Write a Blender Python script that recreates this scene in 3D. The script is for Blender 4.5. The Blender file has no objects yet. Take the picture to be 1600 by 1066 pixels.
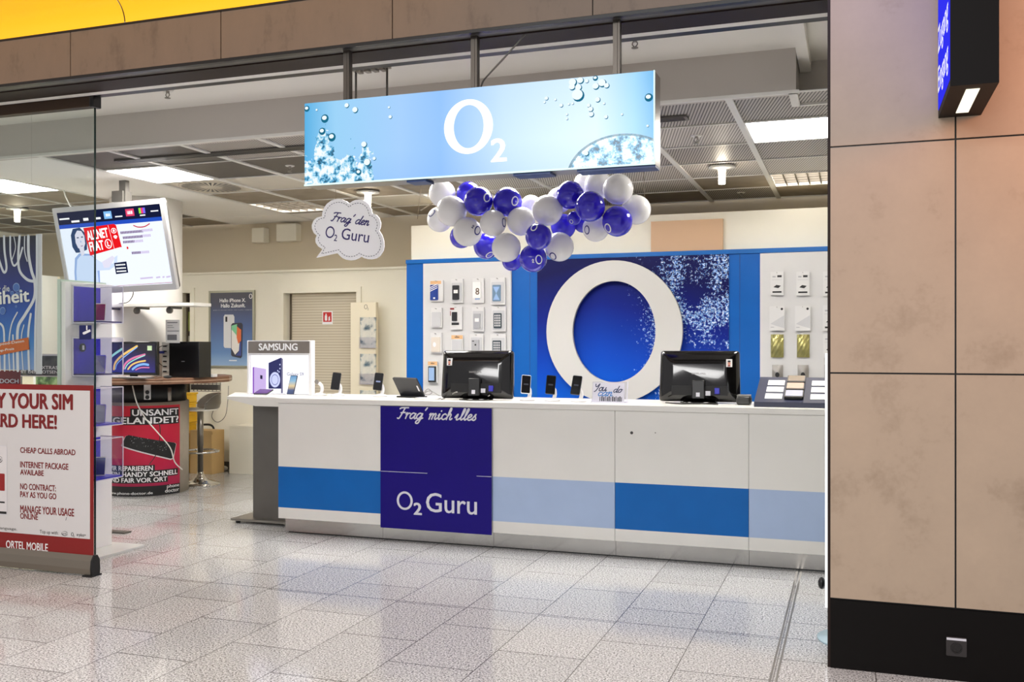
import bpy, bmesh, math, random
from mathutils import Matrix, Vector
random.seed(7)
S = bpy.context.scene
COL = S.collection
PI = math.pi

# ------------------------------------------------------------------ camera
F_PX, U0, V0, EYE = 1514.0, 800.0, 540.0, 1.5
YAW = math.radians(19.4)
SN, CS = math.sin(YAW), math.cos(YAW)
cam_d = bpy.data.cameras.new('camera')
cam = bpy.data.objects.new('camera', cam_d)
COL.objects.link(cam)
cam.location = (0, 0, EYE)
cam.rotation_euler = (PI / 2, 0, YAW)
cam_d.sensor_width = 36
cam_d.lens = F_PX / 1600 * 36
cam_d.shift_y = 7 / 1600
cam_d.clip_start = 0.05
S.camera = cam

# ------------------------------------------------------------------ world, exposure, concourse lamps and added fill lights
S.view_settings.view_transform = 'Standard'
S.view_settings.look = 'None'
S.view_settings.exposure = 0.12
S.view_settings.gamma = 1.0
S.view_settings.use_curve_mapping = False
W = bpy.data.worlds.new('world')
S.world = W
W.use_nodes = True
W.node_tree.nodes['Background'].inputs[0].default_value = (0.80, 0.78, 0.80, 1)
W.node_tree.nodes['Background'].inputs[1].default_value = 0.60


def area(name, loc, target, size, energy, color=(1, 1, 1), size_y=None, spread=PI):
    l = bpy.data.lights.new(name, 'AREA')
    l.energy = energy
    l.color = color
    l.shape = 'RECTANGLE'
    l.size = size
    l.size_y = size_y or size
    l.spread = spread
    o = bpy.data.objects.new(name, l)
    COL.objects.link(o)
    o.location = loc
    o.rotation_euler = (Vector(target) - Vector(loc)).to_track_quat('-Z', 'Y').to_euler()
    return o


area('concourse_lamp', (-3.6, 1.9, 4.9), (-3.6, 2.2, 0), 1.6, 34, (1, 0.98, 0.97), spread=math.radians(110))
area('concourse_lamp', (0.0, 1.7, 4.9), (0.0, 2.0, 0), 1.6, 34, (1, 0.98, 0.96), spread=math.radians(110))
area('front_fill_light', (-2.6, -5.6, 4.6), (-2.9, 6, 1.4), 6.0, 340, (1, 0.985, 0.97), size_y=1.2)  # added fill from behind the camera, brightens counter fronts and front ceiling
area('warm_shop_lamp', (1.75, 4.05, 2.85), (0.75, 4.75, 2.75), 0.5, 20, (1, 0.33, 0.10))
area('violet_fill_light', (0.0, 4.2, 3.3), (0.08, 4.75, 2.75), 0.25, 1.3, (0.55, 0.5, 1))  # added light for the violet glow on the stone, no fixture here


# ------------------------------------------------------------------ helpers
def at(u, v, Y):
    a = (u - U0) / F_PX
    b = -(v - V0) / F_PX
    t = Y / (CS + a * SN)
    return Vector(((-SN + a * CS) * t, Y, EYE + b * t))


def atz(u, v, z):
    a = (u - U0) / F_PX
    b = -(v - V0) / F_PX
    t = (z - EYE) / b
    return Vector(((-SN + a * CS) * t, (CS + a * SN) * t, z))


def lin(c):
    return tuple((x / 12.92 if x <= 0.04045 else ((x + 0.055) / 1.055) ** 2.4) for x in (v / 255 for v in c))


MATS = {}


def mat(name, rgb=None, rough=0.5, metal=0.0, emis=None, estr=0.0, spec=0.5, coat=0.0, vary=0.0, vscale=6.0, bump=0.0):
    """procedural principled material; rgb in sRGB bytes"""
    if name in MATS:
        return MATS[name]
    m = bpy.data.materials.new(name)
    m.use_nodes = True
    nt = m.node_tree
    b = nt.nodes['Principled BSDF']
    c = lin(rgb)
    b.inputs['Base Color'].default_value = (*c, 1)
    b.inputs['Roughness'].default_value = rough
    b.inputs['Metallic'].default_value = metal
    b.inputs['Specular IOR Level'].default_value = spec
    b.inputs['Coat Weight'].default_value = coat
    if emis:
        b.inputs['Emission Color'].default_value = (*lin(emis), 1)
        b.inputs['Emission Strength'].default_value = estr
    if vary or bump:
        tc = nt.nodes.new('ShaderNodeTexCoord')
        nz = nt.nodes.new('ShaderNodeTexNoise')
        nz.inputs['Scale'].default_value = vscale
        nz.inputs['Detail'].default_value = 6
        nt.links.new(tc.outputs['Object'], nz.inputs['Vector'])
        if vary:
            r = nt.nodes.new('ShaderNodeValToRGB')
            r.color_ramp.elements[0].position = 0.3
            r.color_ramp.elements[1].position = 0.7
            r.color_ramp.elements[0].color = (*[x * (1 - vary) for x in c], 1)
            r.color_ramp.elements[1].color = (*[min(1, x * (1 + vary)) for x in c], 1)
            nt.links.new(nz.outputs['Fac'], r.inputs[0])
            nt.links.new(r.outputs[0], b.inputs['Base Color'])
        if bump:
            bp = nt.nodes.new('ShaderNodeBump')
            bp.inputs['Strength'].default_value = bump
            bp.inputs['Distance'].default_value = 0.01
            nt.links.new(nz.outputs['Fac'], bp.inputs['Height'])
            nt.links.new(bp.outputs[0], b.inputs['Normal'])
    MATS[name] = m
    return m


def glow(name, rgb, s=1.0):
    """something that gives off light"""
    if name in MATS:
        return MATS[name]
    m = bpy.data.materials.new(name)
    m.use_nodes = True
    nt = m.node_tree
    nt.nodes.clear()
    e = nt.nodes.new('ShaderNodeEmission')
    e.inputs[0].default_value = (*lin(rgb), 1)
    e.inputs[1].default_value = s
    o = nt.nodes.new('ShaderNodeOutputMaterial')
    nt.links.new(e.outputs[0], o.inputs[0])
    MATS[name] = m
    return m


def clear(name, tint=(255, 255, 255), refl=0.06, rough=0.02):
    """thin clear sheet: transparent plus a faint gloss"""
    if name in MATS:
        return MATS[name]
    m = bpy.data.materials.new(name)
    m.use_nodes = True
    nt = m.node_tree
    nt.nodes.clear()
    t = nt.nodes.new('ShaderNodeBsdfTransparent')
    t.inputs[0].default_value = (*lin(tint), 1)
    g = nt.nodes.new('ShaderNodeBsdfGlossy')
    g.inputs['Roughness'].default_value = rough
    mx = nt.nodes.new('ShaderNodeMixShader')
    mx.inputs[0].default_value = refl
    o = nt.nodes.new('ShaderNodeOutputMaterial')
    nt.links.new(t.outputs[0], mx.inputs[1])
    nt.links.new(g.outputs[0], mx.inputs[2])
    nt.links.new(mx.outputs[0], o.inputs[0])
    MATS[name] = m
    return m


class N:
    """tiny node-graph helper"""

    def __init__(s, name):
        s.m = bpy.data.materials.new(name)
        s.m.use_nodes = True
        s.t = s.m.node_tree
        s.b = s.t.nodes['Principled BSDF']
        s.o = s.t.nodes['Material Output']
        s.tc = s.t.nodes.new('ShaderNodeTexCoord').outputs['Object']
        sp = s.t.nodes.new('ShaderNodeSeparateXYZ')
        s.t.links.new(s.tc, sp.inputs[0])
        s.x, s.y, s.z = sp.outputs
        MATS[name] = s.m

    def link(s, a, b):
        s.t.links.new(a, b)

    def put(s, v, sock):
        if isinstance(v, (int, float)):
            sock.default_value = v
        elif isinstance(v, tuple):
            sock.default_value = (*v, 1) if len(v) == 3 else v
        else:
            s.link(v, sock)

    def math(s, op, a, b=0.0, c=None):
        n = s.t.nodes.new('ShaderNodeMath')
        n.operation = op
        s.put(a, n.inputs[0])
        s.put(b, n.inputs[1])
        if c is not None:
            s.put(c, n.inputs[2])
        return n.outputs[0]

    def noise(s, scale, detail=4, vec=None, rough=0.5):
        n = s.t.nodes.new('ShaderNodeTexNoise')
        n.inputs['Scale'].default_value = scale
        n.inputs['Detail'].default_value = detail
        n.inputs['Roughness'].default_value = rough
        s.link(vec or s.tc, n.inputs['Vector'])
        return n.outputs['Fac']

    def voro(s, scale, feature='F1', vec=None, out='Distance'):
        n = s.t.nodes.new('ShaderNodeTexVoronoi')
        n.feature = feature
        n.inputs['Scale'].default_value = scale
        s.link(vec or s.tc, n.inputs['Vector'])
        return n.outputs[out]

    def ramp(s, f, stops, interp='LINEAR'):
        n = s.t.nodes.new('ShaderNodeValToRGB')
        n.color_ramp.interpolation = interp
        e = n.color_ramp.elements
        while len(e) < len(stops):
            e.new(0.5)
        for k, (p, c) in enumerate(stops):
            e[k].position = p
            e[k].color = (*c, 1) if len(c) == 3 else c
        s.link(f, n.inputs[0])
        return n.outputs[0]

    def mix(s, f, a, b):
        n = s.t.nodes.new('ShaderNodeMix')
        n.data_type = 'RGBA'
        s.put(f, n.inputs[0])
        s.put(a, n.inputs[6])
        s.put(b, n.inputs[7])
        return n.outputs[2]

    def comb(s, x, y, z=0.0):
        n = s.t.nodes.new('ShaderNodeCombineXYZ')
        s.put(x, n.inputs[0])
        s.put(y, n.inputs[1])
        s.put(z, n.inputs[2])
        return n.outputs[0]

    def map(s, v, a, b, c=0.0, d=1.0):
        n = s.t.nodes.new('ShaderNodeMapRange')
        s.put(v, n.inputs[0])
        n.inputs[1].default_value = a
        n.inputs[2].default_value = b
        n.inputs[3].default_value = c
        n.inputs[4].default_value = d
        return n.outputs[0]


def frame(origin, xd=(1, 0, 0), yd=(0, 0, 1)):
    """matrix of a plane: local x, local y, local z = normal"""
    x = Vector(xd).normalized()
    y = Vector(yd).normalized()
    z = x.cross(y)
    m = Matrix((x, y, z)).transposed().to_4x4()
    m.translation = Vector(origin)
    return m


class MB:
    def __init__(s):
        s.bm = bmesh.new()
        s.mats = []
        s.k = 0

    def use(s, m):
        if m not in s.mats:
            s.mats.append(m)
        s.k = s.mats.index(m)
        return s

    def _f(s, vs, smooth=False):
        try:
            f = s.bm.faces.new(vs)
            f.material_index = s.k
            f.smooth = smooth
            return f
        except ValueError:
            return None

    def box(s, x0, x1, y0, y1, z0, z1, M=None, bev=0.0):
        M = M or Matrix()
        vs = [s.bm.verts.new(M @ Vector(p)) for p in
              ((x0, y0, z0), (x1, y0, z0), (x1, y1, z0), (x0, y1, z0), (x0, y0, z1), (x1, y0, z1), (x1, y1, z1), (x0, y1, z1))]
        fs = [s._f([vs[i] for i in q]) for q in
              ((0, 3, 2, 1), (4, 5, 6, 7), (0, 1, 5, 4), (1, 2, 6, 5), (2, 3, 7, 6), (3, 0, 4, 7))]
        if bev:
            es = list({e for f in fs for e in f.edges})
            r = bmesh.ops.bevel(s.bm, geom=es, offset=bev, segments=2, affect='EDGES', profile=0.5)
            for f in r['faces']:
                f.material_index = s.k
                f.smooth = True
        return s

    def prism(s, pts, M, z0=0.0, z1=0.0, smooth=False):
        """polygon outline (local xy) extruded from z0 to z1 along the plane normal; flat if z0 == z1"""
        lo = [s.bm.verts.new(M @ Vector((p[0], p[1], z0))) for p in pts]
        if z1 == z0:
            s._f(lo)
            return s
        hi = [s.bm.verts.new(M @ Vector((p[0], p[1], z1))) for p in pts]
        s._f(list(reversed(lo)))
        s._f(hi)
        n = len(pts)
        for i in range(n):
            s._f([lo[i], lo[(i + 1) % n], hi[(i + 1) % n], hi[i]], smooth)
        return s

    def ring(s, outer, inner, M, z0, z1):
        """band between two outlines with the same number of points"""
        n = len(outer)
        g = [[s.bm.verts.new(M @ Vector((p[0], p[1], z))) for p in o] for z in (z0, z1) for o in (outer, inner)]
        for i in range(n):
            j = (i + 1) % n
            s._f([g[2][i], g[2][j], g[3][j], g[3][i]])
            if z1 != z0:
                s._f([g[0][j], g[0][i], g[1][i], g[1][j]])
                s._f([g[0][i], g[0][j], g[2][j], g[2][i]], True)
                s._f([g[1][j], g[1][i], g[3][i], g[3][j]], True)
        return s

    def lathe(s, prof, M=None, n=24, smooth=True, a0=0.0, a1=2 * PI):
        """profile of (r, z) turned about local z"""
        M = M or Matrix()
        full = abs(a1 - a0 - 2 * PI) < 1e-6
        cols = []
        cnt = n if full else n + 1
        for i in range(cnt):
            a = a0 + (a1 - a0) * i / n
            cols.append([s.bm.verts.new(M @ Vector((r * math.cos(a), r * math.sin(a), z))) for r, z in prof])
        for i in range(n):
            A, B = cols[i], cols[(i + 1) % cnt]
            for j in range(len(prof) - 1):
                q = [A[j], B[j], B[j + 1], A[j + 1]]
                s._f(q, smooth)
        if full:
            for j, flip in ((0, True), (len(prof) - 1, False)):
                if prof[j][0] > 1e-5:
                    q = [c[j] for c in cols]
                    s._f(list(reversed(q)) if flip else q)
        return s

    def cyl(s, p0, p1, r, n=12, r1=None):
        p0, p1 = Vector(p0), Vector(p1)
        d = p1 - p0
        M = d.to_track_quat('Z', 'Y').to_matrix().to_4x4()
        M.translation = p0
        return s.lathe([(r, 0), (r if r1 is None else r1, d.length)], M, n)

    def tube(s, pts, r, n=6, smooth_path=True):
        pts = [Vector(p) for p in pts]
        if smooth_path and len(pts) > 2:
            pts = catmull(pts, 5)
        rings = []
        ref = Vector((0.31, 0.17, 0.94)).normalized()
        for i, p in enumerate(pts):
            d = (pts[min(i + 1, len(pts) - 1)] - pts[max(i - 1, 0)]).normalized()
            a = d.cross(ref)
            if a.length < 1e-3:
                a = d.cross(Vector((1, 0, 0)))
            a.normalize()
            b = d.cross(a)
            rings.append([s.bm.verts.new(p + r * (math.cos(2 * PI * k / n) * a + math.sin(2 * PI * k / n) * b)) for k in range(n)])
        for A, B in zip(rings, rings[1:]):
            for k in range(n):
                s._f([A[k], A[(k + 1) % n], B[(k + 1) % n], B[k]], True)
        s._f(list(reversed(rings[0])))
        s._f(rings[-1])
        return s

    def ball(s, c, r, sx=1, sy=1, sz=1, n=24):
        prof = [(max(1e-6, r * math.sin(PI * i / (n // 2))), -r * math.cos(PI * i / (n // 2))) for i in range(n // 2 + 1)]
        M = Matrix.Translation(Vector(c)) @ Matrix.Diagonal((sx, sy, sz, 1))
        return s.lathe(prof, M, n)

    def text(s, body, M, box, bold=0.0, z=0.001, ext=0.0, shear=0.0, fit='both', align='l'):
        """lettering fitted to box (x0, x1, y0, y1) of the plane M"""
        cu = bpy.data.curves.new('t', 'FONT')
        cu.body = body
        cu.size = 1
        cu.shear = shear
        cu.resolution_u = 3
        ob = bpy.data.objects.new('t', cu)
        me = bpy.data.meshes.new_from_object(ob)
        xs = [v.co.x for v in me.vertices]
        ys = [v.co.y for v in me.vertices]
        if xs:
            x0, x1, y0, y1 = box
            kx = (x1 - x0) / max(1e-6, max(xs) - min(xs))
            ky = (y1 - y0) / max(1e-6, max(ys) - min(ys))
            if fit == 'h':
                kx = ky
            bx, by = min(xs), min(ys)
            # heavier weights: the same letters set again a hair to each side
            d = bold * 0.85
            for i_, (ox, oy) in enumerate(((0, 0),) if bold <= 0 else ((0, 0), (-d, 0), (d, 0), (-d, d * .5), (d, -d * .5), (d * .5, d * .6), (-d * .5, -d * .6))):
                vs = [s.bm.verts.new(M @ Vector((x0 + (v.co.x + ox - bx) * kx, y0 + (v.co.y + oy - by) * ky, z + 2e-5 * i_))) for v in me.vertices]
                for p in me.polygons:
                    s._f([vs[i] for i in p.vertices])
        bpy.data.meshes.remove(me)
        bpy.data.objects.remove(ob)
        bpy.data.curves.remove(cu)
        return s

    def ribbon(s, pts, w, M, z=0.001, curve=True, ends=True):
        """flat brush stroke on the plane M"""
        P = [Vector((p[0], p[1])) for p in pts]
        if curve and len(P) > 2:
            P = catmull(P, 6)
        L = []
        s.rc = getattr(s, 'rc', 0)
        for i, p in enumerate(P):
            s.rc += 1
            d = P[min(i + 1, len(P) - 1)] - P[max(i - 1, 0)]
            if d.length < 1e-9:
                d = Vector((1, 0))
            d.normalize()
            nrm = Vector((-d.y, d.x)) * w / 2
            L.append([s.bm.verts.new(M @ Vector((q.x, q.y, z + 4e-6 * s.rc))) for q in (p + nrm, p - nrm)])
        for A, B in zip(L, L[1:]):
            s._f([A[0], A[1], B[1], B[0]])
        if ends:
            for p in (P[0], P[-1]):
                s.prism([(p.x + w / 2 * math.cos(a), p.y + w / 2 * math.sin(a)) for a in [2 * PI * k / 10 for k in range(10)]], M, z + 4e-6 * s.rc + 2e-6, z + 4e-6 * s.rc + 2e-6)
                s.rc += 1
        return s

    def build(s, name, m=None, parent=None, smooth_all=False):
        me = bpy.data.meshes.new(name)
        if m is not None and not s.mats:
            s.mats = [m]
        bmesh.ops.recalc_face_normals(s.bm, faces=s.bm.faces)
        if parent is not None:
            r = parent
            off = Vector((0, 0, 0))
            while r is not None:
                off += Vector(r.location)
                r = r.parent
            bmesh.ops.translate(s.bm, verts=s.bm.verts, vec=-off)
        s.bm.to_mesh(me)
        s.bm.free()
        for q in s.mats:
            me.materials.append(q)
        o = bpy.data.objects.new(name, me)
        COL.objects.link(o)
        if parent is not None:
            o.parent = parent
        return o


def catmull(P, k):
    out = []
    n = len(P)
    for i in range(n - 1):
        a, b, c, d = P[max(i - 1, 0)], P[i], P[i + 1], P[min(i + 2, n - 1)]
        for j in range(k):
            t = j / k
            out.append(0.5 * ((2 * b) + (c - a) * t + (2 * a - 5 * b + 4 * c - d) * t * t + (3 * b - a - 3 * c + d) * t ** 3))
    out.append(P[-1])
    return out


def thing(name, label, cat, loc=(0, 0, 0), group=None):
    o = bpy.data.objects.new(name, None)
    COL.objects.link(o)
    o.empty_display_size = 0.05
    o.location = loc
    o['label'] = label
    o['category'] = cat
    if group:
        o['group'] = group
    return o


def tag(o, label, cat, group=None):
    o['label'] = label
    o['category'] = cat
    if group:
        o['group'] = group
    return o


def struct(name, mb, m=None, label=None, cat=None):
    o = mb.build(name, m)
    o['kind'] = 'structure'
    if label:
        o['label'] = label
    return o


def copy_tree(o, parent=None):
    c = o.copy()
    COL.objects.link(c)
    c.parent = parent
    for ch in list(o.children):
        copy_tree(ch, c)
    return c


def ellipse(cx, cy, rx, ry, n=48):
    return [(cx + rx * math.cos(2 * PI * i / n), cy + ry * math.sin(2 * PI * i / n)) for i in range(n)]


def rrect(x0, x1, y0, y1, r, n=4):
    out = []
    for cx, cy, a in ((x1 - r, y1 - r, 0), (x0 + r, y1 - r, PI / 2), (x0 + r, y0 + r, PI), (x1 - r, y0 + r, 1.5 * PI)):
        for i in range(n + 1):
            out.append((cx + r * math.cos(a + PI / 2 * i / n), cy + r * math.sin(a + PI / 2 * i / n)))
    return out


def rect(x0, x1, y0, y1):
    return [(x0, y0), (x1, y0), (x1, y1), (x0, y1)]


def wall_plane(Y, z=0.0):
    """plane facing the concourse: local x = world X, local y = world Z"""
    return frame((0, Y, z), (1, 0, 0), (0, 0, 1))


def O2(mb, M, cx, cy, h, z=0.001, thick=1.0, two=True):
    """the ring-and-2 emblem, ring height h centred on cx, cy"""
    n = 40
    mb.ring(ellipse(cx, cy, 0.39 * h, 0.5 * h, n), ellipse(cx, cy, 0.245 * h, 0.385 * h, n), M, z, z)
    if two:
        mb.text('2', M, (cx + 0.37 * h, cx + 0.62 * h, cy - 0.66 * h, cy - 0.22 * h), bold=0.03, z=z)
    return mb


# script lettering: strokes on a unit line, x-height 0.5
GL = {
    'F': (0.50, [[(.0, .86), (.12, .95), (.55, .97)], [(.33, .95), (.24, .5), (.12, .02), (.0, .02)], [(.14, .5), (.42, .54)]]),
    'r': (0.30, [[(.0, .4), (.08, .5), (.05, .0)], [(.06, .25), (.16, .46), (.28, .46)]]),
    'a': (0.44, [[(.33, .42), (.18, .5), (.03, .3), (.05, .05), (.18, .03), (.32, .3), (.36, .5), (.31, .12), (.38, .0), (.46, .12)]]),
    'g': (0.46, [[(.33, .42), (.18, .5), (.03, .3), (.05, .05), (.18, .03), (.32, .3), (.36, .5), (.32, .0), (.22, -.38), (.06, -.36), (.12, -.15), (.44, .08)]]),
    "'": (0.16, [[(.10, 1.0), (.02, .78)]]),
    'm': (0.58, [[(.0, .4), (.07, .5), (.04, .0)], [(.05, .25), (.17, .49), (.24, .42), (.21, .0)], [(.22, .25), (.34, .49), (.42, .42), (.39, .08), (.46, .0), (.56, .12)]]),
    'i': (0.24, [[(.0, .3), (.07, .5), (.05, .1), (.11, .0), (.22, .12)], [(.12, .72), (.13, .76)]]),
    'I': (0.26, [[(-.06, .2), (.08, .5), (.05, .1), (.11, .0), (.24, .12)]]),
    'c': (0.32, [[(.28, .4), (.18, .5), (.04, .36), (.04, .1), (.15, .0), (.32, .12)]]),
    'h': (0.40, [[(.0, .1), (.15, .6), (.19, .95), (.11, .95), (.04, .0)], [(.05, .25), (.18, .49), (.26, .42), (.23, .08), (.30, .0), (.38, .1)]]),
    'l': (0.24, [[(.0, .1), (.14, .55), (.20, .93), (.11, .93), (.06, .2), (.11, .0), (.22, .12)]]),
    'e': (0.32, [[(.02, .2), (.18, .28), (.24, .43), (.14, .5), (.03, .32), (.06, .05), (.17, .0), (.32, .14)]]),
    's': (0.28, [[(.0, .1), (.16, .52), (.15, .36), (.22, .14), (.12, .0), (.0, .06)]]),
    'd': (0.46, [[(.33, .42), (.18, .5), (.03, .3), (.05, .05), (.18, .03), (.32, .3), (.42, .98), (.33, .12), (.39, .0), (.47, .12)]]),
    'n': (0.40, [[(.0, .4), (.07, .5), (.04, .0)], [(.05, .25), (.18, .49), (.26, .42), (.23, .08), (.30, .0), (.38, .1)]]),
    'o': (0.38, [[(.2, .5), (.04, .34), (.05, .06), (.18, .0), (.31, .16), (.28, .42), (.2, .5), (.38, .42)]]),
    'u': (0.42, [[(.02, .5), (.0, .1), (.1, .0), (.26, .2), (.31, .5), (.29, .1), (.35, .0), (.42, .12)]]),
    'Y': (0.50, [[(.0, .92), (.08, .6), (.22, .58), (.38, .9)], [(.42, .95), (.34, .4), (.2, .0), (.08, -.1)]]),
    ' ': (0.22, []),
}


def script(mb, body, M, box, w=0.1, slant=0.22, z=0.001):
    """brush lettering fitted into box; y0..y1 spans baseline to ascender"""
    x = 0.0
    st = []
    for ch in body:
        adv, ss = GL[ch]
        for q in ss:
            st.append([(x + p[0] + slant * p[1], p[1]) for p in q])
        x += adv
    xs = [p[0] for q in st for p in q]
    x0, x1, y0, y1 = box
    k = (x1 - x0) / (max(xs) - min(xs))
    ky = y1 - y0
    for q in st:
        mb.ribbon([(x0 + (p[0] - min(xs)) * k, y0 + p[1] * ky) for p in q], w * ky, M, z)
    return mb


# ------------------------------------------------------------------ materials
white = mat('white_laminate', (226, 224, 218), 0.35, vary=0.02, vscale=3)
cream = mat('cream_paint', (240, 235, 218), 0.7, vary=0.02, vscale=1.5)
beige = mat('beige_paint', (216, 204, 180), 0.75, vary=0.03, vscale=1.2)
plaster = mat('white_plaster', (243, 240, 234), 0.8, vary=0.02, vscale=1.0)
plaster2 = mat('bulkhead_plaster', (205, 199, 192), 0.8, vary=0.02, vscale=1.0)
black = mat('black_plastic', (14, 14, 15), 0.35)
gloss_black = mat('gloss_black', (9, 8, 8), 0.12, coat=0.4)
dark_metal = mat('dark_bronze_metal', (40, 27, 23), 0.5, 0.0, spec=0.2)
brown_rail = mat('brown_rail', (58, 40, 24), 0.5, 0.3)
grey_metal = mat('grey_metal', (104, 101, 96), 0.45, 0.35, vary=0.05)
steel = mat('brushed_steel', (150, 145, 138), 0.3, 0.9)
mirror = mat('polished_kick_steel', (178, 176, 172), 0.14, 0.95, vary=0.05, vscale=3)
chrome = mat('chrome', (215, 212, 208), 0.12, 1.0)
blue = mat('royal_blue_laminate', (0, 92, 176), 0.45, spec=0.25, vary=0.03)
stripe_blue = mat('blue_stripe', (10, 98, 176), 0.4, spec=0.25, vary=0.05, vscale=4)
stripe_pale = mat('pale_blue_stripe', (166, 186, 218), 0.35, vary=0.02)
navy = mat('navy_print', (22, 4, 116), 0.4, spec=0.2, vary=0.04, vscale=3)
violet = mat('violet_blue_board', (52, 34, 190), 0.35)
red = mat('red_print', (134, 20, 18), 0.5)
letter_white = mat('white_lettering', (240, 240, 240), 0.5)
letter_grey = mat('pale_grey_lettering', (214, 214, 222), 0.5)
letter_black = mat('black_lettering', (18, 18, 18), 0.5)
paper = mat('white_paper', (236, 234, 232), 0.6)
wood = mat('walnut_edge', (128, 90, 66), 0.45, vary=0.15, vscale=14)
yellow = mat('yellow_box', (236, 186, 20), 0.5, vary=0.08, vscale=12)
carton = mat('brown_carton', (206, 172, 116), 0.7, vary=0.04)
lamp_white = glow('lamp_panel', (255, 250, 243), 33.0)
louvre_light_m = glow('louvre_lamp', (255, 246, 232), 8.0)
bulb = glow('lamp_bulb', (255, 240, 215), 30.0)
acrylic = clear('clear_acrylic', (248, 248, 252), 0.05)
acrylic_edge = mat('acrylic_edge', (216, 214, 226), 0.2)
glass = clear('door_glass', (248, 251, 249), 0.025)
glass_edge = mat('glass_edge', (16, 44, 40), 0.15)


def floor_mat():
    n = N('granite_tiles')
    tx = n.math('DIVIDE', n.math('ADD', n.x, 0.34), 0.4365)
    ix = n.math('FLOOR', tx)
    par = n.math('FLOORED_MODULO', ix, 2.0)
    ty = n.math('DIVIDE', n.math('ADD', n.math('SUBTRACT', n.y, 4.80), n.math('MULTIPLY', par, 0.325)), 0.65)
    iy = n.math('FLOOR', ty)
    fx = n.math('FRACT', tx)
    fy = n.math('FRACT', ty)
    lx = n.math('LESS_THAN', n.math('MINIMUM', fx, n.math('SUBTRACT', 1.0, fx)), 0.0055)
    ly = n.math('LESS_THAN', n.math('MINIMUM', fy, n.math('SUBTRACT', 1.0, fy)), 0.0055)
    le = n.math('LESS_THAN', n.math('ABSOLUTE', n.math('SUBTRACT', n.y, 5.15)), 0.004)
    line = n.math('MAXIMUM', n.math('MAXIMUM', lx, ly), le)
    wn = n.t.nodes.new('ShaderNodeTexWhiteNoise')
    n.link(n.comb(ix, iy), wn.inputs['Vector'])
    tint = n.map(wn.outputs['Value'], 0, 1, 0.93, 1.05)
    sp = n.noise(105, 3, rough=0.8)
    g = n.ramp(sp, [(0.36, lin((44, 42, 44))), (0.44, lin((140, 138, 138))), (0.49, lin((201, 202, 202))), (0.60, lin((237, 238, 239)))])
    v = n.voro(75)
    spk = n.math('LESS_THAN', v, 0.2)
    g = n.mix(n.math('MULTIPLY', spk, 0.6), g, lin((66, 60, 60)))
    mul = n.t.nodes.new('ShaderNodeVectorMath')
    mul.operation = 'SCALE'
    n.link(g, mul.inputs[0])
    n.link(tint, mul.inputs['Scale'])
    col = n.mix(n.math('MULTIPLY', line, 0.85), mul.outputs[0], lin((70, 64, 60)))
    n.link(col, n.b.inputs['Base Color'])
    n.link(n.map(n.noise(5, 3), 0.3, 0.7, 0.06, 0.13), n.b.inputs['Roughness'])
    n.b.inputs['Specular IOR Level'].default_value = 0.7
    return n.m


def stone_mat(name, c, d, stretch=1.0):
    n = N(name)
    vec = n.comb(n.math('MULTIPLY', n.x, stretch), n.y, n.z)
    a = n.noise(3.2, 9, vec, 0.62)
    b = n.noise(40, 4)
    f = n.math('ADD', n.math('MULTIPLY', a, 0.85), n.math('MULTIPLY', b, 0.15))
    n.link(n.ramp(f, [(0.30, lin(d)), (0.46, lin(c)), (0.75, lin(tuple(min(255, int(x * 1.05)) for x in c)))]), n.b.inputs['Base Color'])
    n.b.inputs['Roughness'].default_value = 0.55
    return n.m


def perf_mat(name, a, b, per=0.021):
    n = N(name)
    f = n.math('FRACT', n.math('DIVIDE', n.math('ADD', n.x, n.math('MULTIPLY', n.y, 0.25)), per))
    g = n.math('FRACT', n.math('DIVIDE', n.y, per * 0.55))
    h = n.math('MULTIPLY', n.map(n.math('ABSOLUTE', n.math('SUBTRACT', f, 0.5)), 0.12, 0.3), n.map(n.math('ABSOLUTE', n.math('SUBTRACT', g, 0.5)), -0.4, 0.2))
    n.link(n.mix(h, lin(a), lin(b)), n.b.inputs['Base Color'])
    n.b.inputs['Roughness'].default_value = 0.5
    return n.m


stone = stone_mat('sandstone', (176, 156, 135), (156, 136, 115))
fascia = stone_mat('shaded_sandstone', (122, 106, 92), (102, 88, 76), 2.5)  # same sandstone as the pier, darkened in colour for its weaker light
perf = perf_mat('perforated_metal', (84, 80, 76), (196, 190, 180))
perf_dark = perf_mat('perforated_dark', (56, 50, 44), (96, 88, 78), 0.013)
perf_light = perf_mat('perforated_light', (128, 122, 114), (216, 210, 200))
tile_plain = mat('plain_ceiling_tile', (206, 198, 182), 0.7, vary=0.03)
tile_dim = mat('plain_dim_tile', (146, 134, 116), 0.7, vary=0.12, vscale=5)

# ------------------------------------------------------------------ setting
YF = 4.75                      # face of the stone front
mb = MB()
mb.box(-14, 6, -6.5, 11, -0.1, 0)
struct('floor', mb, floor_mat())

# stone pier on the right, built of slabs with open joints
mb = MB()
mb.use(black).box(-0.100, 3.2, YF + 0.012, YF + 0.28, 0, 3.46)
mb.use(stone)
g = 0.004
xs = [-0.100, 0.432, 1.54, 2.65, 3.2]
zs = [0.322, 1.372, 2.424, 3.46]
for i in range(len(xs) - 1):
    for j in range(len(zs) - 1):
        mb.box(xs[i] + (0 if i == 0 else g), xs[i + 1] - g, YF, YF + 0.03, zs[j] + g, zs[j + 1] - g)
struct('wall_right', mb, label='sandstone slab wall to the right of the shop opening')
mb = MB().box(-0.100, 3.2, YF - 0.004, YF + 0.02, 0.0, 0.318)
struct('baseboard_right', mb, mat('black_stone', (10, 7, 6), 0.4, spec=0.15))
mb = MB().box(-0.113, -0.100, YF + 0.002, YF + 0.28, 0.0, 3.2)
struct('trim_1', mb, dark_metal)

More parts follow.
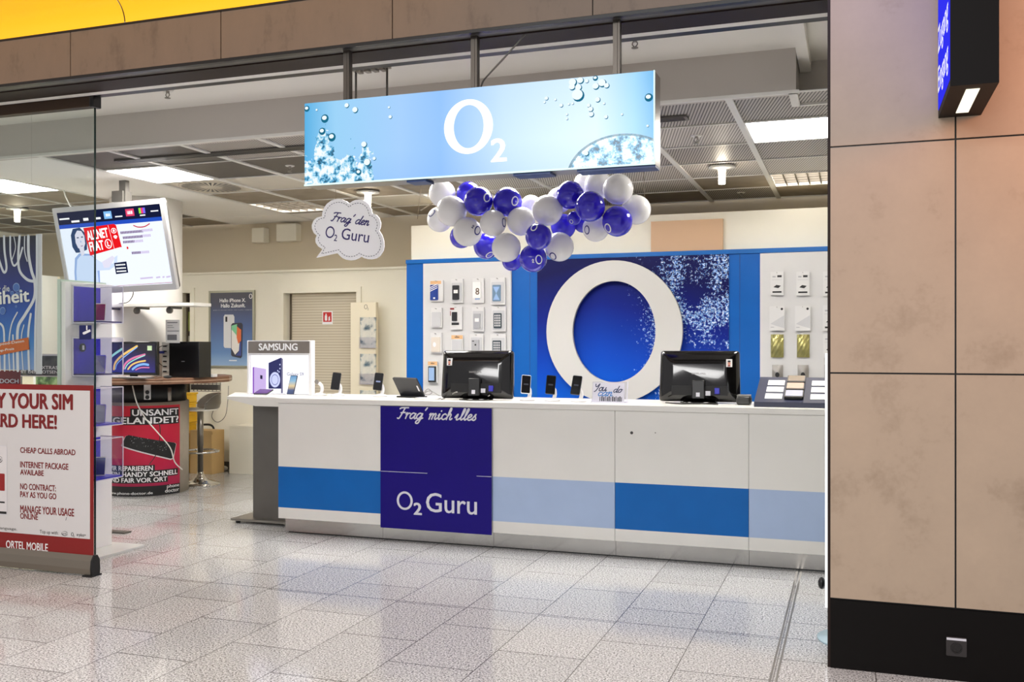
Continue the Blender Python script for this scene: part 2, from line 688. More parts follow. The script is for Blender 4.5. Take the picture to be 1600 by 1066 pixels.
# stone fascia above the opening
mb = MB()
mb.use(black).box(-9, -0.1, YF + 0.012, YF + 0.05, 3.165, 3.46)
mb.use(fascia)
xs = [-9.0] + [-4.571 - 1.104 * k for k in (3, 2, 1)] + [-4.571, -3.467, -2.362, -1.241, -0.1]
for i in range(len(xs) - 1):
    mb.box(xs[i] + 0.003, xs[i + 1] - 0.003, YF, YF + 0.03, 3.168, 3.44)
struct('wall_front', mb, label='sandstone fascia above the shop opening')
mb = MB().use(black).box(-9, 3.2, YF - 0.004, YF + 0.04, 3.441, 3.453)
mb.use(black).box(-9, -0.113, YF + 0.0, YF + 0.035, 3.150, 3.167)
struct('trim_2', mb)
mb = MB().use(grey_metal).box(-9, -0.113, YF + 0.035, 4.86, 3.158, 3.3)
mb.use(dark_metal).box(-9, -0.113, 4.86, 5.05, 3.150, 3.3)
mb.use(plaster).box(-9, -0.113, 5.05, 5.115, 3.152, 3.3)
mb.use(black).box(-9, -0.113, 5.115, 5.19, 3.156, 3.3)
struct('trim_3', mb, label='dark door track under the stone fascia')

# back-lit yellow cove above the fascia
n = N('yellow_cove_light')
n.b.inputs['Base Color'].default_value = (*lin((190, 130, 10)), 1)
n.b.inputs['Roughness'].default_value = 0.35
e = n.ramp(n.map(n.math('ADD', n.z, n.math('MULTIPLY', n.noise(0.8, 2), 0.2)), 3.45, 4.0), [(0.0, lin((255, 200, 30))), (0.45, lin((252, 186, 20))), (1.0, lin((232, 150, 4)))])
n.link(e, n.b.inputs['Emission Color'])
n.b.inputs['Emission Strength'].default_value = 0.8
cove = n.m
mb = MB().use(cove)
prof = [(YF - 0.14 * (1 - math.cos(a)), 3.452 + 0.14 * math.sin(a)) for a in [PI * 0.36 * k / 12 for k in range(13)]]
prof += [(prof[-1][0] - q, prof[-1][1] + q * 0.47 - 0.05 * q * q) for q in (0.2, 0.5, 0.9, 1.4)]
xs = [-9.0, -6.9, -4.155, -1.9]
for i in range(3):
    a, b = xs[i] + 0.004, xs[i + 1] - 0.004
    L = [[mb.bm.verts.new((x, p[0], p[1])) for p in prof] for x in (a, b)]
    for k in range(len(prof) - 1):
        mb._f([L[0][k], L[1][k], L[1][k + 1], L[0][k + 1]], True)
mb.use(black)
for x in xs[1:-1]:
    L = [[mb.bm.verts.new((q, p[0], p[1] + 0.006)) for p in prof] for q in (x - 0.006, x + 0.006)]
    for k in range(len(prof) - 1):
        mb._f([L[0][k], L[1][k], L[1][k + 1], L[0][k + 1]], True)
struct('trim_4', mb, label='glowing yellow curved cove above the stone fascia')

# shop shell
mb = MB().box(-10.6, 1.3, 10.15, 10.3, 0, 3.3)
struct('wall_back', mb, beige)
mb = MB().box(-10.7, -10.6, 4.9, 10.3, 0, 3.3)
struct('wall_left', mb, cream)
mb = MB().box(1.3, 1.4, 5.03, 10.3, 0, 3.3)
struct('wall_side', mb, cream)
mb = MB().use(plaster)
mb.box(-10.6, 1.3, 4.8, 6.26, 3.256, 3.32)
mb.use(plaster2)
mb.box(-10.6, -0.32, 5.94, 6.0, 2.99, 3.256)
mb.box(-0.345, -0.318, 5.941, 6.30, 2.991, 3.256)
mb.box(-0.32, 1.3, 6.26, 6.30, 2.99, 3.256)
mb.use(plaster).box(-7.17, -6.046, 6.0, 10.15, 2.995, 3.03)
mb.box(-10.6, -7.17, 6.0, 6.66, 2.995, 3.03)
mb.box(-7.17, -5.0, 9.55, 10.15, 2.99, 3.0)
# tiled field: one face per tile, lamps left open
GX = [-0.712 - 0.667 * k for k in range(-3, 9)]        # 1.289 ... -6.048
GY = [5.94 + 0.694 * k for k in range(7)]
LAMPS = {(2, 1): 'panel', (2, 4): 'louvre', (10, 1): 'panel', (10, 4): 'louvre', (5, 1): 'panel', (7, 1): 'panel', (7, 4): 'louvre'}
rnd = random.Random(3)
KIND = {}
for i in range(len(GX) - 1):
    x1, x0 = GX[i], GX[i + 1]
    for j in range(6):
        y0, y1 = GY[j], GY[j + 1]
        if (i, j) in LAMPS:
            continue
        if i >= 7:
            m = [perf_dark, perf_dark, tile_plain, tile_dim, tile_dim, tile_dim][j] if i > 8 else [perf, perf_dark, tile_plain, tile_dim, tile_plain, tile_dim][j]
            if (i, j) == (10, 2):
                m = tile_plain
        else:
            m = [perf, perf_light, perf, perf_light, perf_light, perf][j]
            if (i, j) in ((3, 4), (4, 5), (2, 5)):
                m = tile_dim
        if i <= 2 and j == 0:
            y0 = 6.28 if i < 2 else 5.95
        mb.use(m)
        mb._f([mb.bm.verts.new(p) for p in ((x0, y0, 3.0), (x1, y0, 3.0), (x1, y1, 3.0), (x0, y1, 3.0))])
HX = [-7.17 - 0.667 * k for k in range(6)]
HY = [6.66 + 0.694 * k for k in range(6)]
for i in range(5):
    for j in range(5):
        if (i, j) in ((0, 0), (2, 0)):
            continue
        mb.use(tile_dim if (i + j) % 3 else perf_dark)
        y1 = min(HY[j + 1], 10.15)
        mb._f([mb.bm.verts.new(p) for p in ((HX[i + 1], HY[j], 3.0), (HX[i], HY[j], 3.0), (HX[i], y1, 3.0), (HX[i + 1], y1, 3.0))])
struct('ceiling', mb, label='shop ceiling of perforated metal and plain tiles with a white bulkhead')
mb = MB().use(white)
for x in GX:
    mb.box(x - 0.022, x + 0.022, 5.95 if x < -0.4 else 6.3, 10.15, 2.988, 2.999)
for y in GY:
    mb.box(-6.05, 1.3, y - 0.009, y + 0.009, 2.990, 2.998)
for x in HX:
    mb.box(x - 0.012, x + 0.012, 6.66, 10.15, 2.988, 2.999)
for y in HY[:-1]:
    mb.box(-10.6, -7.17, y - 0.009, y + 0.009, 2.990, 2.998)
mb.box(-10.6, -0.30, 5.925, 5.95, 2.985, 3.005)
mb.box(-0.36, -0.31, 5.93, 6.27, 2.985, 3.005)
mb.box(-0.32, 1.3, 6.245, 6.27, 2.985, 3.005)
struct('trim_5', mb)
mb = MB().box(-0.31, -0.245, 4.95, 6.27, 3.19, 3.256)
struct('trim_6', mb, plaster)

# lower cream wall in front of the back wall, with a shutter door opening
mb = MB()
Yc = 9.95
dx0, dx1, dz = -6.37, -5.40, 2.12
nx0, nx1 = -7.86, -7.70        # narrow open doorway
mb.box(-10.6, nx0, Yc, Yc + 0.12, 0, 2.37)
mb.box(nx0, nx1, Yc, Yc + 0.12, 2.15, 2.37)
mb.box(nx1, dx0, Yc, Yc + 0.12, 0, 2.37)
mb.box(dx0, dx1, Yc, Yc + 0.12, dz, 2.37)
mb.box(dx1, -4.2, Yc, Yc + 0.12, 0, 2.37)
mb.box(-10.6, -4.2, Yc - 0.03, Yc + 0.15, 2.37, 2.395)
for a, b, zt in ((dx0, dx1, dz), (nx0, nx1, 2.15)):
    mb.box(a - 0.06, a, Yc - 0.02, Yc, 0, zt + 0.06)
    mb.box(b, b + 0.06, Yc - 0.02, Yc, 0, zt + 0.06)
    mb.box(a, b, Yc - 0.02, Yc, zt, zt + 0.06)
struct('wall_partition', mb, cream)
n = N('ribbed_shutter')
f = n.math('FRACT', n.math('DIVIDE', n.z, 0.032))
n.link(n.ramp(f, [(0.0, lin((150, 136, 112))), (0.18, lin((206, 196, 174))), (0.9, lin((212, 202, 182))), (1.0, lin((150, 136, 112)))]), n.b.inputs['Base Color'])
mb = MB().use(n.m)
mb.box(dx0 + 0.05, dx1, Yc + 0.09, Yc + 0.12, 0.0, dz)
struct('door_1', mb, label='beige ribbed roller shutter door in the cream wall')
mb = MB().box(-7.6, dx0 - 0.06, Yc - 0.02, Yc, 0, 0.09)
mb.box(nx1 + 0.06, -7.55, Yc - 0.02, Yc, 0, 0.09)
struct('baseboard_back', mb, mat('grey_skirting', (70, 66, 60), 0.6))

# stock-room block behind the blue wall
mb = MB().box(-4.27, 1.3, 9.02, 9.9, 0, 2.725)
struct('wall_stockroom', mb, cream)
mb = MB()
mb.use(blue).box(-4.29, 1.3, 8.95, 9.02, 0, 2.33)
mb.use(stripe_blue).box(-4.29, 1.3, 8.93, 9.02, 2.33, 2.37)
struct('wall_display', mb, label='royal blue display wall behind the counter')
# a brown panel on the stock-room wall
mb = MB()
p0, p1 = at(1018, 347, 9.0), at(1130, 388, 9.0)
mb.use(mat('tan_board', (206, 170, 136), 0.6)).box(p0.x, p1.x, 8.97, 9.02, p1.z - 0.03, p0.z)
tag(mb.build('tan_board'), 'tan brown board leaning on the cream wall above the blue display wall', 'board')

# round column
CX, CY = -6.90, 8.20
mb = MB().lathe([(0.355, 0), (0.355, 3.0)], Matrix.Translation((CX, CY, 0)), 40)
struct('wall_column', mb, plaster, label='round white column with the repair counter around its foot')

# sliding glass door at the left of the opening
o = MB().use(glass).box(-7.2, -4.758, 5.150, 5.162, 0.01, 3.10)
o.use(glass_edge).box(-4.758, -4.752, 5.150, 5.162, 0.01, 3.10)
d = struct('door_2', o, label='clear sliding glass door leaf')
mb = MB()
mb.use(brown_rail).box(-7.2, -4.77, 5.125, 5.187, 3.085, 3.155, bev=0.004)
mb.use(black).box(-4.77, -4.735, 5.120, 5.192, 3.080, 3.158, bev=0.004)
mb.build('top_rail', parent=d)
mb = MB().use(steel)
for x in (-0.352, -0.325):
    mb.box(x - 0.005, x + 0.005, 2.0, 6.72, -0.01, 0.0015)
struct('trim_7', mb, mat('drain_groove', (80, 74, 70), 0.5, 0.3))

# socket in the black plinth
t = thing('wall_socket', 'black wall socket with silver strip in the black plinth', 'socket', (0.434, YF, 0.155))
M = frame((0.434, YF - 0.004, 0.155))
MB().use(mat('anthracite', (44, 40, 40), 0.4)).prism(rrect(-0.042, 0.042, -0.042, 0.042, 0.004), M, 0, 0.012).build('plate', parent=t)
MB().use(letter_grey).prism(rect(-0.040, 0.040, 0.029, 0.039), M, 0.0122, 0.014).build('label_strip', parent=t)
mb = MB().use(gloss_black)
mb.ring(ellipse(0, -0.005, 0.024, 0.024, 24), ellipse(0, -0.005, 0.019, 0.019, 24), M, 0.0122, 0.016)
mb.prism(ellipse(0, -0.005, 0.019, 0.019, 24), M, 0.0122, 0.0123)
mb.build('insert', parent=t)

# ------------------------------------------------------------------ ceiling lamps and fittings
def panel_light(x0, x1, y0, y1, label, louvre=False):
    x0, x1, y0, y1 = x0 + 0.03, x1 - 0.03, y0 + 0.02, y1 - 0.02
    t = thing('louvre_light' if louvre else 'panel_light', label, 'ceiling light', ((x0 + x1) / 2, (y0 + y1) / 2, 3.0), 'recessed ceiling lights')
    mb = MB().use(white)
    for a in ((x0 - 0.02, x0, y0 - 0.02, y1 + 0.02), (x1, x1 + 0.02, y0 - 0.02, y1 + 0.02), (x0, x1, y0 - 0.02, y0), (x0, x1, y1, y1 + 0.02)):
        mb.box(*a, 2.990, 3.09)
    mb.build('housing', parent=t)
    if louvre:
        MB().use(louvre_light_m).box(x0, x1, y0, y1, 3.06, 3.07).build('reflector', parent=t)
        mb = MB().use(steel)
        for k in range(1, 6):
            x = x0 + (x1 - x0) * k / 6
            mb.box(x - 0.006, x + 0.006, y0, y1, 2.995, 3.04)
        for k in range(1, 5):
            y = y0 + (y1 - y0) * k / 5
            mb.box(x0, x1, y - 0.006, y + 0.006, 2.996, 3.04)
        mb.build('louvre', parent=t)
    else:
        MB().use(lamp_white).box(x0, x1, y0, y1, 2.999, 3.01).build('diffuser', parent=t)
    return t


LL = {(2, 1): 'bright square ceiling panel light beside the stone wall', (2, 4): 'louvred ceiling light over the right merchandise wall',
      (10, 1): 'bright square ceiling panel light nearest the round column', (10, 4): 'louvred ceiling light over the poster wall',
      (5, 1): 'bright ceiling panel light behind the right half of the hanging sign', (7, 1): 'bright ceiling panel light behind the left half of the hanging sign',
      (7, 4): 'louvred ceiling light half hidden by the balloon garland', (4, 3): 'bright ceiling panel light above the balloon garland'}
for (i, j), k in LAMPS.items():
    panel_light(GX[i + 1], GX[i], GY[j], GY[j + 1], LL[(i, j)], k == 'louvre')
panel_light(HX[1], HX[0], HY[0], HY[1], 'bright square ceiling panel light above the ribbon poster at left')
panel_light(HX[3], HX[2], HY[0], HY[1], 'bright ceiling panel light at the far left of the shop')


def downlight(x, y, label):
    t = thing('downlight', label, 'ceiling light', (x, y, 2.988), 'bare lamps below disc canopies')
    MB().use(white).lathe([(0.001, 2.975), (0.11, 2.975), (0.11, 2.988), (0.001, 2.988)], Matrix.Translation((x, y, 0)), 24).build('canopy', parent=t)
    MB().use(bulb).lathe([(0.001, 2.84), (0.028, 2.845), (0.03, 2.975), (0.001, 2.975)], Matrix.Translation((x, y, 0)), 16).build('lamp', parent=t)


p = atz(1128, 262, 2.98); downlight(p.x, p.y, 'glowing lamp under a disc canopy on the right of the ceiling')
p = atz(575, 301, 2.98); downlight(p.x, p.y, 'glowing lamp under a disc canopy above the speech bubble board')
p = atz(27, 327, 2.98); downlight(p.x, p.y, 'glowing lamp under a disc canopy at the far left of the ceiling')


def sprinkler(u, v, z, label):
    p = atz(u, v, z)
    t = thing('sprinkler', label, 'sprinkler', p, 'fire sprinklers')
    M = Matrix.Translation(p)
    MB().use(white).lathe([(0.001, -0.006), (0.035, -0.006), (0.04, 0.0), (0.001, 0.0)], M, 20).build('escutcheon', parent=t)
    mb = MB().use(steel)
    mb.lathe([(0.012, -0.02), (0.012, -0.006)], M, 10)
    for s in (-1, 1):
        mb.tube([p + Vector((s * 0.010, 0, -0.02)), p + Vector((s * 0.015, 0, -0.035)), p + Vector((0, 0, -0.052))], 0.0035, 5)
    mb.lathe([(0.001, -0.056), (0.02, -0.056), (0.02, -0.052), (0.001, -0.052)], M, 12)
    mb.build('head', parent=t)


sprinkler(262, 141, 3.256, 'sprinkler on the white front ceiling at left')
sprinkler(992, 60, 3.256, 'sprinkler on the white front ceiling right of the sign poles')
sprinkler(1088, 212, 3.0, 'sprinkler on the ribbed tile right of the hanging sign')
sprinkler(1158, 301, 3.0, 'small sprinkler near the stockroom wall')
sprinkler(453, 259, 3.0, 'sprinkler on the tile left of the hanging sign')

# swirl air diffuser and slot diffusers
t = thing('swirl_diffuser', 'round swirl air diffuser in the ceiling near the column', 'air vent', (-5.71, 7.68, 3.0))
M = Matrix.Translation((-5.71, 7.68, 0))
MB().use(tile_plain).lathe([(0.001, 2.992), (0.29, 2.992), (0.295, 3.0), (0.001, 3.0)], M, 40).build('plate', parent=t)
mb = MB().use(black)
Mf = frame((-5.71, 7.68, 2.991), (1, 0, 0), (0, -1, 0))
for k in range(32):
    a = 2 * PI * k / 32
    ca, sa = math.cos(a), math.sin(a)
    mb.prism([(ca * r - sa * w, sa * r + ca * w) for r, w in ((0.10, 0.003), (0.10, -0.003), (0.27, -0.014), (0.27, 0.014))], Mf, 0, 0)
mb.build('slots', parent=t)
t = thing('slot_diffuser', 'long dark slot air diffuser along the front ceiling row', 'air vent', (-3.3, 6.37, 3.0))
MB().use(grey_metal).box(-5.62, -1.02, 6.30, 6.42, 2.985, 2.999).build('frame', parent=t)
mb = MB().use(black)
for k in range(3):
    y = 6.315 + 0.034 * k
    mb.box(-5.60, -1.04, y, y + 0.02, 2.983, 2.99)
mb.build('slots', parent=t)

# two small junction boxes high on the back wall
for (u0, u1, v0, v1, Y, lab) in ((402, 421, 358, 380, 10.15, 'cream junction box high on the back wall, the left one'),
                                 (440, 471, 352, 378, 10.15, 'cream air unit high on the back wall left of the speech bubble board')):
    a, b = at(u0, v0, Y), at(u1, v1, Y)
    tag(MB().use(cream).box(a.x, b.x, Y - 0.12, Y, b.z, a.z, bev=0.008).build('junction_box'), lab, 'box')

# hanger bracket on front ceiling
a, b = atz(556, 108, 3.25), atz(605, 103, 3.25)
yb = (a.y + b.y) / 2
t = thing('ceiling_hanger', 'metal hanger bracket with two rods dropping behind the hanging sign', 'bracket', ((a.x + b.x) / 2, yb, 3.256))
mb = MB().use(steel).box(a.x - 0.02, b.x + 0.02, yb - 0.02, yb + 0.02, 3.235, 3.256)
for k in range(4):
    x = a.x + (b.x - a.x) * (k + 0.5) / 4
    mb.box(x - 0.015, x + 0.015, yb - 0.025, yb + 0.025, 3.222, 3.236)
mb.build('crossbar', parent=t)
for x in (a.x, b.x):
    MB().use(grey_metal).cyl((x, yb, 2.62), (x, yb, 3.24), 0.007, 8).build('rod', parent=t)

# ------------------------------------------------------------------ hanging sign
YS = 4.82
s0, s1 = at(475, 162, YS), at(1023, 108.7, YS)
sx0, sx1, sz0, sz1 = s0.x, s1.x, 2.410, 2.882
scx, sw, sh = (sx0 + sx1) / 2, sx1 - sx0, sz1 - sz0
sign = thing('hanging_lightbox', 'long pale blue hanging lightbox sign with white ring and small 2', 'sign', (scx, YS + 0.06, sz0))
n = N('sign_water_print')
px = n.map(n.x, -sw / 2, sw / 2, 0, 1)
pz = n.map(n.z, 0, sh, 0, 1)
base = n.ramp(px, [(0.0, lin((70, 172, 226))), (0.10, lin((150, 208, 246))), (0.30, lin((160, 204, 250))), (0.42, lin((138, 190, 250))), (0.6, lin((188, 220, 252))), (0.85, lin((204, 230, 252))), (0.95, lin((140, 204, 244))), (1.0, lin((66, 166, 224)))])
base = n.mix(n.map(pz, 0.0, 0.35, 0.25, 0.0), base, lin((118, 170, 246)))
# splash in the lower left, water dome in the lower right
wv = n.comb(n.math('MULTIPLY', n.x, 1.0), 0.0, n.z)
w1 = n.noise(10, 4, wv, 0.6)
w2 = n.noise(19, 5, wv, 0.68)
crest = n.ramp(px, [(0.0, (0.34,) * 3), (0.03, (0.50,) * 3), (0.055, (0.72,) * 3), (0.085, (0.42,) * 3), (0.115, (0.22,) * 3), (0.15, (0.36,) * 3), (0.20, (0.44,) * 3), (0.225, (0.0,) * 3)])
m1 = n.math('GREATER_THAN', n.math('SUBTRACT', n.math('ADD', crest, n.math('MULTIPLY', n.math('SUBTRACT', w1, 0.5), 1.3)), pz), 0.02)
m1 = n.math('MULTIPLY', m1, n.math('LESS_THAN', px, 0.245))
dd = n.math('ADD', n.math('POWER', n.math('DIVIDE', n.math('SUBTRACT', n.x, sw / 2 - 0.17), 0.29), 2.0), n.math('POWER', n.math('DIVIDE', n.math('ADD', n.z, 0.045), 0.21), 2.0))
m2 = n.math('LESS_THAN', dd, 1.0)
rim = n.math('GREATER_THAN', dd, 0.90)
water = n.ramp(w2, [(0.385, lin((6, 74, 100))), (0.44, lin((40, 146, 194))), (0.49, lin((160, 220, 246))), (0.56, lin((248, 253, 255)))])
water2 = n.mix(n.math('MULTIPLY', rim, 0.8), water, lin((22, 104, 130)))
art = n.mix(m1, base, water)
art = n.mix(m2, art, water2)
n.b.inputs['Base Color'].default_value = (0.02, 0.03, 0.04, 1)
n.b.inputs['Roughness'].default_value = 0.25
n.link(art, n.b.inputs['Emission Color'])
n.b.inputs['Emission Strength'].default_value = 0.9
sign_face = n.m
MB().use(sign_face).box(sx0 + 0.004, sx1 - 0.006, YS, YS + 0.006, sz0 + 0.008, sz1 - 0.002).build('lit_face', parent=sign)
mb = MB().use(glow('lit_edge', (226, 255, 252), 1.1))
mb.box(sx0, sx1, YS - 0.001, YS + 0.008, sz0, sz0 + 0.008)
mb.box(sx1 - 0.006, sx1, YS - 0.001, YS + 0.008, sz0, sz1)
mb.build('lit_edge', parent=sign)
mb = MB().use(steel).box(sx0, sx1, YS + 0.008, YS + 0.15, sz0 + 0.0, sz1, bev=0.003)
mb.build('housing', parent=sign)
mat('dark_blue_vinyl', (20, 52, 110), 0.4)
for u0, u1 in ((633, 663), (800, 858), (900, 1026)):
    a, b = at(u0, 260, YS), at(u1, 260, YS)
    mb = MB().use(MATS['dark_blue_vinyl']).box(a.x, min(b.x, sx1), YS + 0.02, YS + 0.13, sz0 - 0.012, sz0)
    mb.build('underside_plate', parent=sign)
mb = MB().use(glow('sign_white', (255, 255, 255), 1.15))
M = wall_plane(YS)
c = at(735, 197.5, YS)
zt, zb = at(735, 155, YS).z, at(735, 240.5, YS).z
xl, xr = at(694, 197, YS).x, at(770.5, 197, YS).x
rx, ry = (xr - xl) / 2, (zt - zb) / 2
mb.ring(ellipse((xl + xr) / 2, (zt + zb) / 2, rx, ry), ellipse((xl + xr) / 2 + 0.002, (zt + zb) / 2, rx * 0.61, ry * 0.79), M, 0.0012, 0.002)
a, b = at(768, 253, YS), at(791, 216, YS)
mb.text('2', M, (a.x, b.x, a.z, b.z), bold=0.03, z=0.0015)
mb.build('ring_emblem', parent=sign)
# printed bubbles
mb = MB()
w_b = glow('print_bubble_white', (236, 250, 255), 1.0)
w_d = glow('print_bubble_dark', (30, 110, 140), 0.9)
BUB = [(476, 170, 5, 1), (495, 172, 2, 0), (542, 165, 4, 0), (555, 172, 5, 0), (608, 168, 2, 0), (610, 183, 3, 0), (585, 248, 3, 0), (574, 254, 6, 0), (560, 269, 5, 1), (507, 185, 7, 1), (503, 205, 6, 1), (518, 214, 7, 1), (569, 226, 5, 0),
       (895, 129, 6, 0), (904, 137, 5, 0), (894, 136, 5, 0), (903, 149, 9, 0), (907, 126, 5, 0), (917, 127, 3, 0), (930, 122, 4, 1), (931, 135, 5, 0), (941, 130, 6, 0), (948, 134, 4, 0), (854, 154, 3, 0), (851, 160, 2, 0), (877, 165, 3, 0), (889, 163, 2, 0), (895, 162, 2, 0), (934, 156, 4, 0), (944, 162, 2, 0), (920, 165, 3, 0), (923, 171, 4, 0), (924, 179, 4, 0), (886, 179, 2, 0), (947, 183, 3, 0), (972, 179, 2, 0), (886, 186, 2, 0), (1012, 197, 2, 0), (1013, 152, 6, 1), (868, 156, 2, 0), (916, 240, 4, 0)]
for u, v, r, dk in BUB:
    a = at(u, v, YS)
    k = r / F_PX * 5.3
    if not (sx0 + k < a.x < sx1 - 0.006 - k * 0.3):
        a.x = min(max(a.x, sx0 + k), sx1 - 0.008 - k)
    mb.use(w_d).prism(ellipse(a.x + 0.12 * k, a.z - 0.08 * k, k, k, 14), M, 0.0010, 0.0010)
    mb.use(w_b).prism(ellipse(a.x - (0.0 if dk else 0.1) * k, a.z + (0.12 * k), k * (0.62 if dk else 0.92), k * (0.5 if dk else 0.85), 14), M, 0.0014, 0.0014)
mb.build('printed_bubbles', parent=sign)
for u in (543.5, 742.5, 964.5):
    a = at(u, 100, YS + 0.02)
    mb = MB().use(mat('pole_metal', (92, 86, 80), 0.35, 0.7))
    mb.box(a.x - 0.018, a.x + 0.004, YS, YS + 0.04, sz1, 3.158)
    mb.box(a.x + 0.006, a.x + 0.018, YS, YS + 0.04, sz1, 3.158)
    mb.box(a.x + 0.002, a.x + 0.008, YS + 0.01, YS + 0.03, sz1, 3.158)
    mb.build('pole', parent=sign)
pts = [at(832, 41, 4.88), at(815, 60, 4.88), at(790, 88, 4.88), at(765, 115, 4.88), at(755, 127, 4.9), at(751, 138, 4.9)]
MB().use(grey_metal).tube(pts, 0.005, 6).build('power_cable', parent=sign)

# ------------------------------------------------------------------ blade sign on the stone wall
t = thing('blade_sign', 'black box sign jutting from the stone wall with blue lit face', 'sign', (0.447, YF, 2.523))
bx0, bx1, by0, by1, bz0, bz1 = 0.358, 0.535, 4.18, YF, 2.523, 3.30
MB().use(mat('matt_black', (8, 5, 5), 0.5, spec=0.15)).box(bx0 + 0.003, bx1, by0, by1 - 0.001, bz0, bz1).build('housing', parent=t)
MB().use(glow('blue_lit_face', (52, 52, 246), 0.9)).box(bx0, bx0 + 0.003, by0 + 0.004, by1 - 0.03, bz0 + 0.03, bz1 - 0.03).build('lit_face', parent=t)
M = frame((bx0 - 0.001, by1, 0), (0, -1, 0), (0, 0, 1))
mb = MB().use(glow('blade_letters', (240, 238, 255), 1.1))
mb.text('Zugang', M, (0.055, 0.535, 2.760, 2.905), bold=0.012, z=0.001)
mb.build('lettering', parent=t)
mb = MB().use(MATS['blade_letters'])
mb.text('Eingang', M, (0.055, 0.535, 2.585, 2.73), bold=0.012, z=0.001)
mb.build('lettering', parent=t)
MB().use(glow('spot_glass', (240, 230, 205), 1.6)).box(0.425, 0.475, 4.25, 4.66, bz0 - 0.003, bz0).build('downlight_glass', parent=t)

# ------------------------------------------------------------------ balloons
b_white = mat('white_balloon', (253, 252, 252), 0.22, coat=0.2)
b_ = b_white.node_tree.nodes['Principled BSDF']      # thin latex lets some light through
b_.inputs['Subsurface Weight'].default_value = 0.5
b_.inputs['Subsurface Radius'].default_value = (1, 1, 1)
b_.inputs['Subsurface Scale'].default_value = 0.06
b_blue = mat('blue_balloon', (44, 30, 204), 0.12, coat=0.5)
pr_white = mat('balloon_print_white', (245, 245, 250), 0.4)
pr_blue = mat('balloon_print_blue', (28, 40, 120), 0.4)
BAL = [  # u, v, r px, blue?, Y, print offset, with 2?, label
    (691, 303, 21, 0, 6.55, None, 0, 'white balloon at top left of the garland, touching the sign'),
    (732, 303, 19, 1, 6.62, None, 0, 'blue balloon peeking out behind the top left of the garland'),
    (747.5, 315, 23, 1, 6.40, (.6, -.27), 0, 'blue balloon with white ring on its right, upper left of garland'),
    (793, 316, 23, 1, 6.45, (.52, -.08), 0, 'blue balloon with white ring, topmost middle of the left half'),
    (705.5, 330, 24, 0, 6.38, None, 0, 'large plain white balloon at the left end of the garland'),
    (687, 343, 20, 0, 6.62, (-.62, -.5), 0, 'white balloon with a blue curve, leftmost of the garland'),
    (721, 370, 18.5, 1, 6.66, None, 0, 'blue balloon mostly hidden behind the lower left white one'),
    (730.5, 362.5, 23, 0, 6.36, (.7, -.1), 1, 'white balloon with blue ring and 2 at lower left'),
    (770.5, 349, 21, 0, 6.34, (.84, -.06), 0, 'white balloon with blue ring at its right edge, left middle'),
    (760, 385, 20.5, 1, 6.58, (.25, .68), 0, 'blue balloon with white ring at its bottom, lower left middle'),
    (791, 387, 23, 0, 6.34, None, 0, 'plain white balloon low in the left half, in front of blue ones'),
    (814, 346, 22.5, 0, 6.42, None, 0, 'plain white balloon in the centre of the garland'),
    (800, 408, 16, 1, 6.62, None, 0, 'blue balloon showing as a crescent at the very bottom'),
    (833, 404, 22, 1, 6.42, (.42, .08), 1, 'blue balloon with white ring and 2, lowest in the garland'),
    (841.5, 370, 21, 1, 6.24, (-.35, -.70), 0, 'blue balloon with white ring on top, above the lowest one'),
    (874, 386, 23, 0, 6.48, (-.45, .65), 0, 'white balloon with blue ring at its lower left, low right of centre'),
    (830, 322, 17, 0, 6.68, None, 0, 'white balloon half hidden behind the centre of the garland'),
    (855.5, 329, 24, 0, 6.40, None, 0, 'large plain white balloon right of the garland centre'),
    (874, 313, 20, 0, 6.64, None, 0, 'white balloon hidden behind the upper blue one right of centre'),
    (880, 354, 20, 1, 6.62, None, 0, 'plain blue balloon in the gap at lower right of centre'),
    (891, 305, 22, 1, 6.42, None, 0, 'plain blue balloon at the upper right, with a white gleam'),
    (922, 323, 24, 1, 6.30, None, 0, 'plain blue balloon in front in the right cluster'),
    (935, 290, 22, 0, 6.56, None, 0, 'white balloon tucked under the sign edge at upper right'),
    (965.5, 296, 24, 0, 6.42, None, 0, 'large plain white balloon at the top of the right cluster'),
    (994, 328, 23, 0, 6.56, None, 0, 'plain white balloon, rightmost of the garland'),
    (964.5, 346, 24, 1, 6.36, (-.62, .45), 0, 'blue balloon with white ring at lower left, lower right end'),
    (931, 357, 21, 0, 6.52, (-.68, .12), 0, 'white balloon with blue ring, lowest of the right cluster'),
    (897, 341, 11, 1, 6.46, (-.4, .5), 0, 'small blue balloon with a tiny ring between the two clusters'),
    (911, 349, 15, 1, 6.68, None, 0, 'blue balloon squeezed behind the right cluster'),
    (912, 286, 15, 0, 6.74, None, 0, 'white balloon deepest behind the upper right, below the sign'),
]
